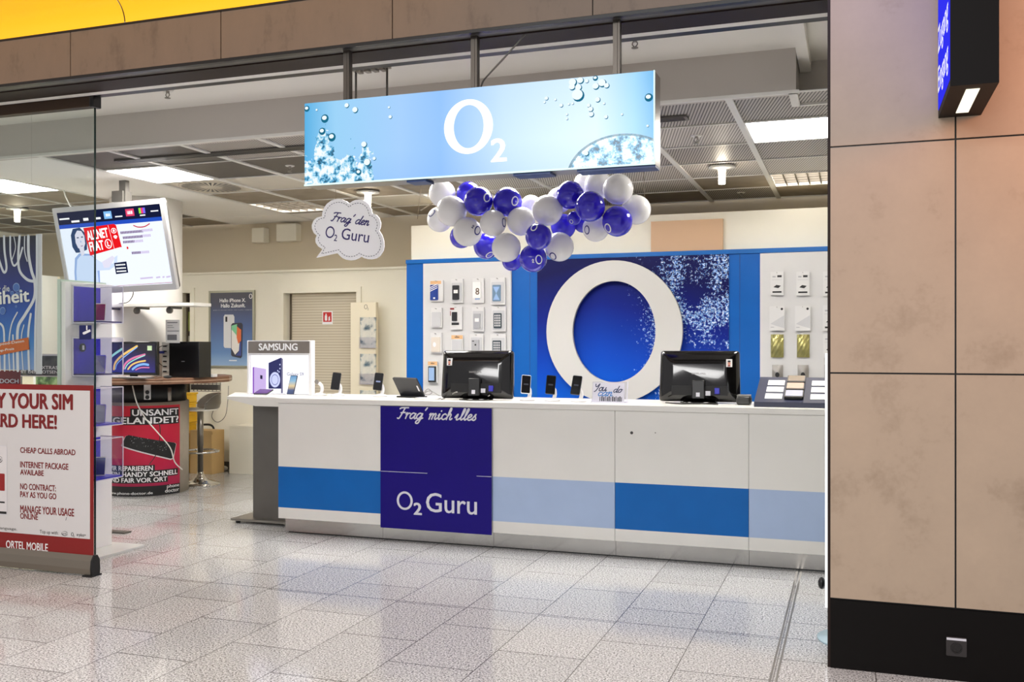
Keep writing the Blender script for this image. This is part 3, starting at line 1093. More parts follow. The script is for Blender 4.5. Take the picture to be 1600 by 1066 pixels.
for (u, v, rp, isb, Y, pr, two, lab) in BAL:
    c = at(u, v, Y)
    dist = (c - cam.location).length
    r = rp / F_PX * dist * 0.985
    t = thing('balloon', lab, 'balloon', c, 'balloons of the garland under the sign')
    fw = (c - cam.location).normalized()
    rt = Vector((CS, SN, 0))
    rt = (rt - fw * rt.dot(fw)).normalized()
    up = rt.cross(fw)
    # a rubber balloon: round front, drawn to the neck at the back
    ax = (fw * 0.8 + Vector((0, 0, 0.35)) + rt * random.uniform(-.3, .3)).normalized()
    Mq = ax.to_track_quat('Z', 'Y').to_matrix().to_4x4()
    Mq.translation = c
    prof = []
    for k in range(15):
        a = PI * k / 14
        rr = r * math.sin(a)
        zz = -r * math.cos(a)
        if zz > 0:
            zz *= 1.18
            rr *= (1 - 0.10 * (zz / r) ** 2 * 0.6)
        prof.append((max(rr, 1e-6), zz))
    MB().use(b_blue if isb else b_white).lathe(prof, Mq, 28).build('skin', parent=t)
    MB().use(b_blue if isb else b_white).lathe([(0.004, r * 1.15), (0.006, r * 1.2), (0.014, r * 1.26), (0.001, r * 1.26)], Mq, 10).build('knot', parent=t)
    if pr:
        d = (rt * pr[0] - up * pr[1] - fw * math.sqrt(max(0.05, 1 - pr[0] ** 2 - pr[1] ** 2))).normalized()
        e1 = d.cross(Vector((0.2, 0.1, 1))).normalized() * -1
        e2 = d.cross(e1)
        tilt = random.uniform(-.5, .5)
        f1 = e1 * math.cos(tilt) + e2 * math.sin(tilt)
        f2 = e2 * math.cos(tilt) - e1 * math.sin(tilt)
        mb = MB().use(pr_white if isb else pr_blue)
        L = []
        for k in range(28):
            a = 2 * PI * k / 28
            row = []
            for q, rb in ((0.28, 0.36), (0.19, 0.27)):
                w = d + f1 * (q * math.cos(a)) + f2 * (rb * math.sin(a))
                row.append(mb.bm.verts.new(c + w.normalized() * r * 1.006))
            L.append(row)
        for k in range(28):
            A, B = L[k], L[(k + 1) % 28]
            mb._f([A[0], B[0], B[1], A[1]], True)
        if two:
            P2 = [(-.55, .02), (-.52, .12), (-.44, .12), (-.42, .03), (-.56, -.12), (-.4, -.12)]
            P2 = [Vector(p) for p in P2]
            for A, B in zip(P2, P2[1:]):
                nn = Vector((-(B - A).y, (B - A).x)).normalized() * 0.03
                mb._f([mb.bm.verts.new(c + (d + f1 * q.x + f2 * q.y).normalized() * r * 1.007) for q in (A + nn, A - nn, B - nn, B + nn)])
        mb.build('printed_ring', parent=t)
thr = mat('nylon_thread', (120, 104, 84), 0.6)
gp = [at(656, 330, 6.62), at(691, 315, 6.66), at(720, 350, 6.74), at(760, 380, 6.63), at(800, 400, 6.7), at(835, 385, 6.66), at(830, 330, 6.76), at(875, 340, 6.74), at(897, 335, 6.7), at(912, 300, 6.82), at(935, 320, 6.68), at(965, 320, 6.62), at(1003, 316, 6.64)]
tag(MB().use(thr).tube(gp, 0.004, 6).build('garland_line'), 'nylon line behind the balloons that the garland is tied to', 'string')
for k, (u, v0, v1, lab) in enumerate(((656, 292, 342, 'thin dark thread dangling from the ceiling left of the garland'), (1003, 285, 318, 'thin thread tying the right end of the garland to the ceiling'))):
    a = at(u, v1, 6.6)
    tag(MB().use(thr).tube([(a.x, 6.6, 2.99), (a.x + 0.01, 6.6, (2.99 + a.z) / 2), (a.x - (0.02, -0.02)[k], 6.6, a.z)], 0.0022, 5).build('thread'), lab, 'string')

# ------------------------------------------------------------------ speech bubble board
YB = 6.5
CL = [(215, 912), (300, 795), (240, 755), (205, 700), (200, 650), (222, 605), (180, 570), (155, 510), (152, 460), (175, 400), (225, 355), (293, 338), (300, 275), (325, 215), (360, 165), (420, 120), (470, 103), (520, 98), (570, 103), (625, 125), (670, 158), (720, 125), (765, 110), (810, 105), (860, 112), (905, 135), (945, 175), (975, 235), (990, 297), (1040, 315), (1085, 360), (1110, 430), (1105, 485), (1085, 535), (1125, 600), (1150, 680), (1155, 750), (1140, 820), (1100, 885), (1045, 922), (980, 935), (930, 932), (880, 920), (835, 895), (800, 920), (750, 943), (690, 950), (630, 942), (580, 920), (540, 885), (505, 848)]
CLP = [at(470 + x / 8.88, 300 + y / 8.88, YB) for x, y in CL]
cen = at(545, 359, YB)
t = thing('speech_bubble_board', 'white cloud shaped speech bubble board hanging from the ceiling', 'sign', cen)
M = wall_plane(YB)
MB().use(mat('foam_board', (252, 251, 253), 0.5)).prism([(p.x, p.z) for p in CLP], M, -0.012, 0.0).build('board', parent=t)
mb = MB().use(mat('dashed_navy', (40, 40, 70), 0.5))
ins = []
cx, cz = cen.x + 0.004, cen.z
for p in CLP:
    v = Vector((p.x - cx, p.z - cz))
    ins.append(Vector((cx, cz)) + v * (1 - 0.028 / max(v.length, 0.05)))
ins[0] = Vector((ins[0].x + 0.025, ins[0].y + 0.012))
acc = 0.0
for A, B in zip(ins, ins[1:] + ins[:1]):
    L = (B - A).length
    s = 0.0
    while s < L:
        seg = 0.022
        ph = (acc + s) % seg
        step = (0.013 - ph) if ph < 0.013 else (seg - ph)
        step = max(step, 1e-4)
        e = min(L, s + step)
        if ph < 0.013:
            mb.ribbon([A + (B - A) * (s / L), A + (B - A) * (e / L)], 0.0042, M, 0.001, curve=False, ends=False)
        s = e
    acc += L
mb.build('dashed_outline', parent=t)
mb = MB().use(mat('bubble_navy', (46, 34, 104), 0.5))
rot = math.radians(-9)
o = at(470 + 420 / 8.88, 300 + 398 / 8.88, YB)
script(mb, "Frag' den", frame(o, (math.cos(rot), 0, math.sin(rot)), (-math.sin(rot), 0, math.cos(rot))), (0, 0.325, 0, 0.068), 0.13)
o = at(470 + 335 / 8.88, 300 + 628 / 8.88, YB)
Mr = frame(o, (math.cos(rot), 0, math.sin(rot)), (-math.sin(rot), 0, math.cos(rot)))
mb.ring(ellipse(0.039, 0.043, 0.039, 0.045, 28), ellipse(0.039, 0.043, 0.029, 0.034, 28), Mr, 0.001, 0.001)
mb.text('2', Mr, (0.080, 0.106, -0.018, 0.030), bold=0.012)
mb.text('Guru', Mr, (0.140, 0.375, 0.002, 0.088), bold=0.006)
mb.build('lettering', parent=t)
a = at(524, 312, YB)
MB().use(thr).cyl((a.x, YB + 0.006, a.z), (a.x, YB + 0.006, 2.99), 0.0015, 5).build('thread', parent=t)

# ------------------------------------------------------------------ counter
YC, CT = 6.70, 1.08
cnt = thing('sales_counter', 'long white sales counter with blue stripe panels on the front', 'counter', (-2.0, YC + 0.4, 0))
ux = [-4.345, -3.425, -2.51, -1.588, -0.665, 0.5]
kind = [stripe_blue, stripe_pale, stripe_pale, stripe_blue, stripe_pale]
for i in range(5):
    a, b = ux[i] + 0.0015, ux[i + 1] - 0.0015
    mb = MB().use(white).box(a, b, YC, YC + 0.02, 0.532, 1.038)
    mb.box(a, b, YC, YC + 0.02, 0.118, 0.205)
    mb.build('front_panel', parent=cnt)
    o = MB().use(kind[i]).box(a, b, YC - 0.001, YC + 0.02, 0.205, 0.532).build('stripe', parent=cnt)
    o['label'] = 'deep blue stripe' if kind[i] is stripe_blue else 'pale blue stripe'
MB().use(white).box(ux[0] + 0.004, ux[-1], YC + 0.02, YC + 0.72, 0.118, 1.038).build('carcass', parent=cnt)
MB().use(white).box(-4.36, 0.52, YC - 0.018, YC + 0.74, 1.04, CT, bev=0.002).build('worktop', parent=cnt)
mb = MB()
for i in range(5):
    mb.use(mirror).box((ux[i] + 0.05) if i == 0 else ux[i] + 0.001, ux[i + 1] - 0.001, YC + 0.025, YC + 0.04, 0.012, 0.118)
mb.use(black).box(ux[0] + 0.07, ux[-1], YC + 0.045, YC + 0.70, 0.0, 0.118)
mb.build('kick_plate', parent=cnt)
M = wall_plane(YC)
for u, r in ((987, 0.011), (1024, 0.004)):
    p = at(u, 676.5, YC)
    MB().use(mat('hole_dark', (60, 58, 56), 0.6)).prism(ellipse(p.x, p.z, r, r, 14), M, 0.0006, 0.0006).build('cable_hole', parent=cnt)

# side table extending the counter
t = thing('side_table', 'white wedge topped side table on a grey pillar at the counter end', 'table', (-4.6, 7.1, 0))
Mx = frame((0, 7.36, 0), (1, 0, 0), (0, 0, 1))
mb = MB().use(white)
Lt = [[mb.bm.verts.new((x, y, z)) for x, y in q] for q, z in (
    ([(-4.60, 6.76), (-4.365, 6.76), (-4.365, 7.36), (-4.95, 7.36)], 1.005), ([(-4.86, 6.74), (-4.365, 6.74), (-4.365, 7.36), (-5.22, 7.36)], 1.06), ([(-4.86, 6.74), (-4.365, 6.74), (-4.365, 7.36), (-5.22, 7.36)], CT))]
for A, B in zip(Lt, Lt[1:]):
    for k in range(4):
        mb._f([A[k], A[(k + 1) % 4], B[(k + 1) % 4], B[k]])
mb._f(Lt[0])
mb._f(Lt[2])
mb.build('tabletop', parent=t)
MB().use(grey_metal).box(-4.80, -4.35, 7.02, 7.30, 0.04, 1.005).build('pillar', parent=t)
mb = MB().use(steel).box(-4.96, -4.32, 6.93, 7.40, 0.022, 0.040)
mb.build('base_plate', parent=t)
for x, y in ((-4.92, 6.98), (-4.92, 7.35), (-4.40, 7.35), (-4.40, 6.98)):
    MB().use(black).cyl((x, y, 0.0), (x, y, 0.022), 0.02, 12).build('foot', parent=t)

# dark blue poster on the counter front
t = thing('counter_poster', 'dark blue poster hanging on the counter front with white script', 'poster', (-2.967, YC - 0.003, 0.1))
Yp = YC - 0.0195
MB().use(navy).box(-3.423, -2.512, Yp, Yp + 0.003, 0.103, 1.036).build('sheet', parent=t)
M = wall_plane(Yp)
mb = MB().use(letter_grey)
a, b = at(621, 657, Yp), at(744, 657, Yp)
script(mb, "Frag' mich Illes", M, (a.x, b.x, 0.945, 1.030), 0.125)
a = at(620, 803, Yp)
xl, xr = at(620, 790, Yp).x, at(645, 790, Yp).x
zt, zb = at(632, 768, Yp).z, at(632, 797, Yp).z
mb.ring(ellipse((xl + xr) / 2, (zt + zb) / 2, (xr - xl) / 2, (zt - zb) / 2, 32), ellipse((xl + xr) / 2, (zt + zb) / 2, (xr - xl) * 0.36, (zt - zb) * 0.385, 32), M, 0.001, 0.001)
a, b = at(647, 804, Yp), at(658.5, 786.5, Yp)
mb.text('2', M, (a.x, b.x, a.z, b.z), bold=0.035)
a, b = at(666, 801, Yp), at(745, 771, Yp)
mb.text('Guru', M, (a.x, b.x, a.z + 0.006, at(666, 770, Yp).z), bold=0.010)
mb.build('lettering', parent=t)
mb = MB().use(letter_grey)
mb.prism(rect(-3.42, -3.03, 0.534, 0.5375), M, 0.0005, 0.0005)
mb.prism(rect(-2.63, -2.513, 0.531, 0.5345), M, 0.0005, 0.0005)
mb.build('fold_crease', parent=t)

# ------------------------------------------------------------------ desk monitors (seen from behind)
def monitor(x, y, w, h, yaw, sticker, label):
    t = thing('desk_monitor', label, 'monitor', (x, y, CT), 'desk monitors on the counter')
    R = Matrix.Translation((x, y, CT)) @ Matrix.Rotation(yaw, 4, 'Z') @ Matrix.Rotation(math.radians(-5), 4, 'X')
    z0 = 0.012
    # shell: a bowl of stacked rounded outlines, deepest towards the lower middle
    mb = MB().use(gloss_black)
    secs = []
    for (ins, y_) in ((0.0, 0.045), (0.0, 0.022), (0.006, 0.008), (0.03, -0.004), (0.085, -0.022), (0.11, -0.028)):
        o = rrect(-w / 2 + ins * 0.9, w / 2 - ins * 0.9, z0 + ins * 0.7, z0 + h - ins * 0.9, max(0.008, 0.022), 4)
        # slight narrowing at the top as on the photo's flared case
        secs.append([mb.bm.verts.new(R @ Vector((p[0] * (1.02 - 0.03 * (p[1] / h)), y_, p[1]))) for p in o])
    for A, B in zip(secs, secs[1:]):
        k = len(A)
        for i in range(k):
            mb._f([A[i], A[(i + 1) % k], B[(i + 1) % k], B[i]], True)
    mb._f(secs[-1], True)
    mb._f(list(reversed(secs[0])))
    mb.build('shell', parent=t)
    mb = MB().use(mat('matt_recess', (4, 4, 5), 0.6))
    mb.box(-w * 0.34, w * 0.36, -0.034, -0.02, z0 + 0.045, z0 + 0.115, R)
    mb.build('port_recess', parent=t)
    mb = MB().use(black).box(-0.045, 0.045, -0.062, -0.02, 0.03, 0.165, R, bev=0.006)
    mb.build('stand_neck', parent=t)
    mb = MB().use(gloss_black).lathe([(0.001, 0.0), (0.115, 0.0), (0.12, 0.008), (0.05, 0.013), (0.001, 0.014)], Matrix.Translation((x, y, CT)) @ Matrix.Rotation(yaw, 4, 'Z') @ Matrix.Diagonal((1.15, 0.8, 1, 1)), 32)
    mb.build('foot', parent=t)
    Mt = R @ frame((0, -0.0285, 0))
    MB().use(mat('badge_grey', (150, 148, 146), 0.4)).text('SAMSUNG', Mt, (-0.052, 0.048, z0 + 0.196, z0 + 0.209), bold=0.02, z=0.001).build('badge', parent=t)
    sx, sz = sticker
    mb = MB().use(paper).box(sx - 0.021, sx + 0.021, -0.0298, -0.018, sz - 0.028, sz + 0.028, R)
    Ms = R @ frame((0, -0.0298, 0))
    mb.use(mat('sticker_skin', (214, 150, 128), 0.6)).prism(ellipse(sx, sz - 0.002, 0.0105, 0.015, 16), Ms, 0.0004, 0.0004)
    mb.use(letter_black).prism(ellipse(sx, sz + 0.012, 0.011, 0.007, 12), Ms, 0.0008, 0.0008)
    mb.use(red).prism(ellipse(sx, sz - 0.02, 0.010, 0.005, 12), Ms, 0.0008, 0.0008)
    mb.build('sticker', parent=t)
    mb = MB().use(mat('plug_blue', (40, 40, 170), 0.4)).box(w * 0.20, w * 0.26, -0.05, -0.03, z0 + 0.055, z0 + 0.098, R, bev=0.003)
    mb.build('video_plug', parent=t)
    mb = MB().use(letter_grey).box(-0.015, 0.012, -0.0655, -0.061, 0.045, 0.075, R)
    mb.box(0.05, 0.085, -0.038, -0.03, 0.055, 0.088, R)
    mb.build('label', parent=t)
    return t, R


p = atz(741, 626, CT)
_, R1 = monitor(p.x - 0.01, p.y + 0.06, 0.575, 0.372, math.radians(3), (-0.215, 0.292), 'black desk monitor seen from behind in front of the left accessory wall')
p = atz(1088, 631, CT)
_, R2 = monitor(p.x + 0.01, p.y + 0.06, 0.575, 0.372, math.radians(2), (0.215, 0.292), 'black desk monitor seen from behind in front of the big white ring')
cable_g = mat('grey_cable', (150, 148, 145), 0.5)
cable_b = mat('black_cable', (16, 16, 17), 0.5)
cable_w = mat('white_cable', (222, 220, 214), 0.5)


def cable(pts, m, r, label, name='cable'):
    return tag(MB().use(m).tube(pts, r, 6).build(name), label, 'cable')


def onc(u, v, dz=0.004):
    q = atz(u, v, CT)
    return Vector((q.x, q.y, CT + dz))


cable([onc(690, 625), onc(702, 623, 0.02), at(712, 613, 6.82), onc(722, 620, 0.03), onc(735, 622.5), onc(755, 623), at(765, 618, 6.86)], cable_g, 0.004, 'grey cable looping under the left desk monitor')
cable([onc(1040, 630), onc(1062, 632.5, 0.006), onc(1080, 633, 0.008), onc(1100, 632.5, 0.006), onc(1122, 633)], cable_b, 0.004, 'black cable lying under the right desk monitor')
cable([onc(662, 619), at(664, 612, 6.98), at(669, 608, 6.98), at(675, 613, 6.98), at(670, 617, 6.98), at(663, 615, 6.98), at(672, 611, 6.98), onc(686, 619), onc(692, 620)], cable_g, 0.004, 'coil of grey cable beside the tablet terminal')

# paper pad near the left monitor
p = onc(668, 624.5, 0)
tag(MB().use(paper).box(p.x - 0.09, p.x + 0.09, p.y - 0.045, p.y + 0.06, CT, CT + 0.014, bev=0.002).build('paper_pad'), 'small white paper pad on the counter left of the left monitor', 'paper')
for u0, lab in ((806, 'flat leaflet on the counter right of the left monitor'), (848, 'second flat leaflet between two phone stands')):
    p = onc(u0, 628, 0)
    tag(MB().use(mat('leaflet_violet', (196, 192, 226), 0.5)).box(p.x - 0.04, p.x + 0.04, p.y - 0.02, p.y + 0.02, CT, CT + 0.0015).build('leaflet'), lab, 'paper')

# ------------------------------------------------------------------ phones on white stands
scr_black = mat('phone_screen', (10, 11, 14), 0.12, coat=0.3)
ph_white = mat('phone_white_shell', (225, 223, 222), 0.3)
ph_black = mat('phone_black_shell', (20, 20, 22), 0.3)
stand_w = mat('stand_white', (236, 235, 236), 0.35)


def phone_shape(mb, M, w, h, d):
    mb.prism(rrect(-w / 2, w / 2, -h / 2, h / 2, 0.009), M, -d, 0.0)


def phone_stand(x, y, yaw, label, phone=True, shell=ph_black, lab_scr=0):
    t = thing('phone_stand', label, 'phone stand', (x, y, CT), 'display phones on white stands')
    B = Matrix.Translation((x, y, CT)) @ Matrix.Rotation(yaw, 4, 'Z')
    MB().use(stand_w).lathe([(0.001, 0.0), (0.056, 0.0), (0.06, 0.006), (0.05, 0.016), (0.02, 0.024), (0.001, 0.026)], B, 28).build('base', parent=t)
    mb = MB().use(stand_w)
    pts = [B @ Vector(q) for q in ((0.012, 0.004, 0.015), (0.020, 0.012, 0.05), (0.016, 0.006, 0.085), (0.0, -0.012, 0.105))]
    mb.tube(pts, 0.015, 8)
    mb.build('neck', parent=t)
    if phone:
        M = B @ Matrix.Translation((-0.012, -0.022, 0.125)) @ Matrix.Rotation(math.radians(5), 4, 'Y') @ frame((0, 0, 0), (1, 0, 0), (0, 0.30, 1))
        mb = MB().use(shell)
        phone_shape(mb, M, 0.072, 0.146, 0.009)
        o = mb.build('phone', parent=t)
        mb = MB().use(scr_black).prism(rrect(-0.033, 0.033, -0.068, 0.068, 0.006), M, 0.0004, 0.0008)
        if lab_scr:
            mb.use(glow('phone_text', (170, 180, 220), 0.8) if lab_scr == 1 else glow('phone_text_dim', (90, 92, 100), 0.6))
            mb.prism(rect(-0.018, 0.018, -0.006, 0.006), M, 0.001, 0.001)
        mb.build('screen', parent=o)
    else:
        M = B @ frame((-0.006, -0.02, 0.118), (1, 0, 0), (0, 0.3, 1))
        MB().use(steel).prism(ellipse(-0.012, 0, 0.016, 0.018, 20), M, -0.012, 0.006).build('holder_disc', parent=t)
    return t


PS = [(499, 618.5, 0, True, 0, ph_black, 'empty white phone stand with bare metal disc beside the light box', False),
      (528, 619, .05, True, 0, ph_black, 'black phone on white stand in front of the roller shutter', True),
      (594, 620, .05, True, 1, ph_black, 'black phone with pale screen text on white stand by the magazine rack', True),
      (824, 626, .15, True, 2, ph_white, 'white rimmed phone on white stand just right of the left monitor', True),
      (863, 627, .05, True, 2, ph_black, 'black phone on white stand, middle one between the two monitors', True),
      (904, 628, -.25, True, 2, ph_black, 'black phone on white stand next to the acrylic sign holder', True)]
for u, v, yaw, _, ls, sh_, lab, has in PS:
    p = atz(u, v, CT)
    phone_stand(p.x, p.y, yaw + 0.25, lab, has, sh_, ls)

# tablet terminal seen from behind
p = atz(641, 621.5, CT)
t = thing('tablet_terminal', 'dark tablet terminal leaning back on the counter left of the left monitor', 'tablet', (p.x, p.y, CT))
B = Matrix.Translation((p.x, p.y, CT)) @ Matrix.Rotation(math.radians(-8), 4, 'Z')
MB().use(mat('graphite', (40, 40, 44), 0.3)).prism(rrect(-0.115, 0.115, -0.085, 0.085, 0.008), B @ frame((-0.01, 0.0, 0.088), (1, 0, -0.02), (-0.22, -0.5, 1)), 0.0, 0.014).build('tablet', parent=t)
MB().use(black).box(-0.12, 0.10, -0.02, 0.10, 0.0, 0.012, B, bev=0.003).build('stand', parent=t)
MB().use(paper).prism(rect(0.085, 0.098, -0.03, 0.02), B @ frame((-0.01, -0.001, 0.088), (1, 0, -0.02), (-0.22, -0.5, 1)), 0.0142, 0.0146).build('label', parent=t)

# sign holder "You can do"
p = atz(951, 629, CT)
t = thing('sign_holder', 'clear acrylic holder with white card of brush lettering', 'sign', (p.x, p.y, CT))
x0, x1 = p.x - 0.125, p.x + 0.115
Ms = frame((0, p.y, CT), (1, 0, 0), (0, 0.2, 1))
MB().use(paper).prism(rect(x0, x1, 0.004, 0.148), Ms, -0.002, 0.0).build('card', parent=t)
MB().use(acrylic).prism(rect(x0 - 0.004, x1 + 0.022, 0.002, 0.154), Ms, 0.001, 0.004).build('acrylic_front', parent=t)
MB().use(acrylic_edge).prism(rect(x1 + 0.02, x1 + 0.024, 0.0, 0.155), Ms, -0.006, 0.006).build('acrylic_edge', parent=t)
MB().use(acrylic_edge).box(x0 - 0.004, x1 + 0.022, p.y - 0.03, p.y + 0.04, CT, CT + 0.004).build('foot', parent=t)
mb = MB().use(mat('ink_navy', (40, 52, 84), 0.5))
script(mb, 'You', Ms, (x0 + 0.012, x0 + 0.105, 0.085, 0.140), 0.13, z=0.0006)
mb.use(mat('ink_blue', (70, 130, 190), 0.5))
script(mb, 'can', Ms, (x0 + 0.045, x0 + 0.150, 0.048, 0.105), 0.13, z=0.0007)
mb.use(mat('ink_navy', (40, 52, 84), 0.5))
script(mb, 'do', Ms, (x0 + 0.160, x0 + 0.225, 0.075, 0.125), 0.13, z=0.0006)
mb.use(letter_black)
for k in range(13):
    xx = x0 + 0.055 + k * 0.0135
    mb.prism(rect(xx, xx + (0.009 if k % 3 else 0.006), 0.008, 0.04 + 0.006 * (k % 2)), Ms, 0.0006, 0.0006)
mb.build('lettering', parent=t)

# card terminal beside the right monitor
p = atz(1162, 633, CT)
t = thing('card_terminal', 'small grey receipt terminal right of the right monitor', 'terminal', (p.x, p.y, CT))
MB().use(mat('terminal_grey', (52, 52, 50), 0.35)).box(p.x - 0.05, p.x + 0.05, p.y - 0.03, p.y + 0.09, CT, CT + 0.062, bev=0.016).build('body', parent=t)
MB().use(mat('terminal_light', (120, 118, 112), 0.3)).box(p.x - 0.046, p.x + 0.046, p.y - 0.020, p.y + 0.08, CT + 0.058, CT + 0.072, bev=0.006).build('lid', parent=t)

# sloping demo tray at the right end
ty0, ty1 = 6.80, 7.28
tx0, tx1 = -0.640, 0.32
t = thing('demo_tray', 'dark navy sloping demo tray on the right end of the counter', 'tray', (-0.16, 7.0, CT))
Mt = frame((0, ty0, CT + 0.035), (1, 0, 0), (0, ty1 - ty0, 0.155))
sl = math.hypot(ty1 - ty0, 0.155)
nv = mat('tray_navy', (46, 50, 74), 0.4)
mb = MB().use(nv)
Ms = frame((0, 0, 0), (0, 1, 0), (0, 0, 1))
mb.prism([(ty0, CT), (ty1, CT), (ty1, CT + 0.19), (ty0, CT + 0.035)], Ms, tx0, tx1)
mb.build('body', parent=t)
for c_ in range(3):
    for r_ in range(3):
        x = -0.575 + 0.30 * c_
        yy = 0.06 + r_ * 0.135
        mb = MB().use(paper).prism(rrect(x, x + 0.115, yy, yy + 0.10, 0.004), Mt, 0.0006, 0.003)
        mb.use(mat('grey_print', (150, 150, 156), 0.5))
        mb.prism(rect(x + 0.01, x + 0.10, yy + 0.07, yy + 0.08), Mt, 0.0034, 0.0034)
        mb.build('price_card', parent=t)
cols = [(mat('screen_a', (132, 138, 176), 0.15), mat('screen_b', (176, 140, 120), 0.15), mat('screen_c', (120, 104, 88), 0.15)),
        (mat('screen_d', (110, 124, 176), 0.15), mat('screen_e', (150, 160, 200), 0.15), mat('screen_f', (196, 120, 84), 0.15)),
        (mat('screen_g', (120, 130, 180), 0.15), mat('screen_h', (160, 170, 200), 0.15), mat('screen_i', (90, 110, 170), 0.15))]
pos_w = ['front', 'middle', 'back']
col_w = ['left', 'middle', 'right']
for c_ in range(3):
    for r_ in range(3):
        x = -0.445 + 0.30 * c_
        yy = 0.05 + r_ * 0.15
        cpt = Mt @ Vector((x + 0.06, yy + 0.06, 0))
        q = thing('demo_phone', '%s demo phone lying in the %s column of the navy sloping tray' % (pos_w[r_], col_w[c_]), 'phone', cpt, 'demo phones on the sloping tray')
        MB().use(ph_black).prism(rrect(x, x + 0.125, yy, yy + 0.135, 0.012), Mt, 0.004, 0.022).build('shell', parent=q)
        MB().use(cols[c_][r_]).prism(rrect(x + 0.007, x + 0.118, yy + 0.018, yy + 0.128, 0.006), Mt, 0.0224, 0.0232).build('screen', parent=q)

# ------------------------------------------------------------------ phone maker's light box
p = atz(436, 617, CT)
lb = thing('advert_light_box', 'white table light box with grey name header and phone picture', 'light box', (p.x, p.y + 0.1, CT))
YL = p.y
a0, a1 = at(386, 616, YL), at(487, 616, YL)
X0, X1 = a0.x, a1.x
Z1 = at(436, 532, YL).z
mb = MB().use(stand_w)
zs1, zs0 = at(436, 554.5, YL).z, CT + 0.008
mb.box(X0, X0 + 0.02, YL, YL + 0.055, CT, Z1, bev=0.004)
mb.box(X1 - 0.032, X1, YL, YL + 0.055, CT, Z1, bev=0.004)
mb.box(X0 + 0.02, X1 - 0.032, YL, YL + 0.055, Z1 - 0.012, Z1)
mb.box(X0 + 0.02, X1 - 0.032, YL, YL + 0.055, zs1 - 0.004, zs1 + 0.014)
mb.box(X0 + 0.02, X1 - 0.032, YL + 0.03, YL + 0.055, CT, zs1)
mb.build('frame', parent=lb)
M = wall_plane(YL)
hz0, hz1 = at(436, 552, YL).z, at(436, 533.5, YL).z
MB().use(mat('header_taupe', (126, 118, 110), 0.35, 0.3, vary=0.1)).prism(rect(X0 + 0.014, X1 - 0.02, hz0, hz1), M, 0.0, 0.004).build('header', parent=lb)
a, b = at(405, 547.5, YL), at(465, 536.5, YL)
MB().use(letter_white).text('SAMSUNG', M, (a.x, b.x, a.z, at(405, 537, YL).z), bold=0.035, z=0.005).build('lettering', parent=lb)
Yi = YL + 0.028
Mi = wall_plane(Yi)
MB().use(glow('lightbox_white', (244, 244, 255), 1.15)).box(X0 + 0.022, X1 - 0.034, Yi, Yi + 0.01, zs0, zs1).build('lit_picture', parent=lb)
mb = MB()


def pq(mb, m, pts, M, z=0.001):
    mb.use(m).prism(pts, M, z, z)


def LB(x, y):  # crop pixels to picture plane
    q = at(380 + x / 5.714, 520 + y / 5.714, Yi)
    return (q.x, q.z)


pq(mb, glow('art_purple', (150, 96, 200), .9), [LB(85, 310), LB(98, 305), LB(98, 545), LB(85, 545)], Mi)
pq(mb, glow('art_lilac', (208, 184, 236), .95), [LB(98, 306), LB(205, 325), LB(205, 545), LB(98, 545)], Mi, 0.0015)
pq(mb, glow('art_dark', (52, 46, 76), .8), [LB(153, 378), LB(173, 382), LB(173, 415), LB(153, 412)], Mi, 0.002)
pq(mb, glow('art_navy', (62, 64, 112), .8), [LB(228, 270), LB(340, 222), LB(340, 500), LB(228, 500)], Mi, 0.0025)
pq(mb, glow('art_grey', (120, 118, 150), .8), [LB(340, 222), LB(355, 235), LB(355, 540), LB(340, 540)], Mi, 0.0025)
c_ = LB(285, 420)
pq(mb, glow('art_glow', (206, 212, 255), 1.0), ellipse(c_[0], c_[1], 0.052, 0.066, 24), Mi, 0.003)
mb.use(glow('art_navy2', (92, 92, 160), .8)).ring(ellipse(c_[0], c_[1], 0.036, 0.046, 24), ellipse(c_[0], c_[1], 0.032, 0.041, 24), Mi, 0.0035, 0.0035)
for x, y in ((330, 285), (330, 320), (310, 340), (322, 350), (308, 365)):
    c_ = LB(x, y)
    pq(mb, glow('art_glow', (206, 212, 255), 1.0), ellipse(c_[0], c_[1], 0.006, 0.007, 8), Mi, 0.003)
a, b = LB(392, 385), LB(540, 352)
mb.use(glow('art_text', (96, 96, 112), .8)).text('Galaxy S9', Mi, (a[0], b[0], a[1] - 0.006, b[1] - 0.004), bold=0.0, z=0.0015)
mb.build('picture_motif', parent=lb)
# two small phones in front of the light box
q = at(440, 606, YL - 0.02)
t = thing('display_phone', 'slim phone with a sunset screen standing before the light box', 'phone', (q.x, YL - 0.03, CT), 'phones at the light box')
Mp = frame((at(440, 600, YL - 0.03).x, YL - 0.03, CT + 0.005), (1, 0, 0.0), (0.12, 0.2, 1))
MB().use(ph_black).prism(rrect(-0.036, 0.030, 0.0, 0.165, 0.008), Mp @ Matrix.Translation((0.085, 0, 0)), -0.008, 0).build('shell', parent=t)
n = N('sunset_screen')
n.link(n.ramp(n.map(n.z, 0, 0.17), [(0.0, lin((40, 60, 110))), (0.25, lin((70, 90, 140))), (0.45, lin((240, 214, 160))), (0.7, lin((150, 200, 230))), (1.0, lin((90, 150, 210)))]), n.b.inputs['Emission Color'])
n.b.inputs['Emission Strength'].default_value = 0.8
n.b.inputs['Base Color'].default_value = (.02, .02, .02, 1)
MB().use(n.m).prism(rrect(-0.033, 0.027, 0.004, 0.161, 0.006), Mp @ Matrix.Translation((0.085, 0, 0)), 0.0004, 0.001).build('screen', parent=t)
MB().use(stand_w).box(t.location.x + 0.05, t.location.x + 0.12, YL - 0.045, YL - 0.01, CT, CT + 0.006, bev=0.002).build('stand', parent=t)
p = atz(409, 619, CT)
t = thing('display_phone', 'small violet phone on a low cradle at the left foot of the light box', 'phone', (p.x, p.y, CT), 'phones at the light box')
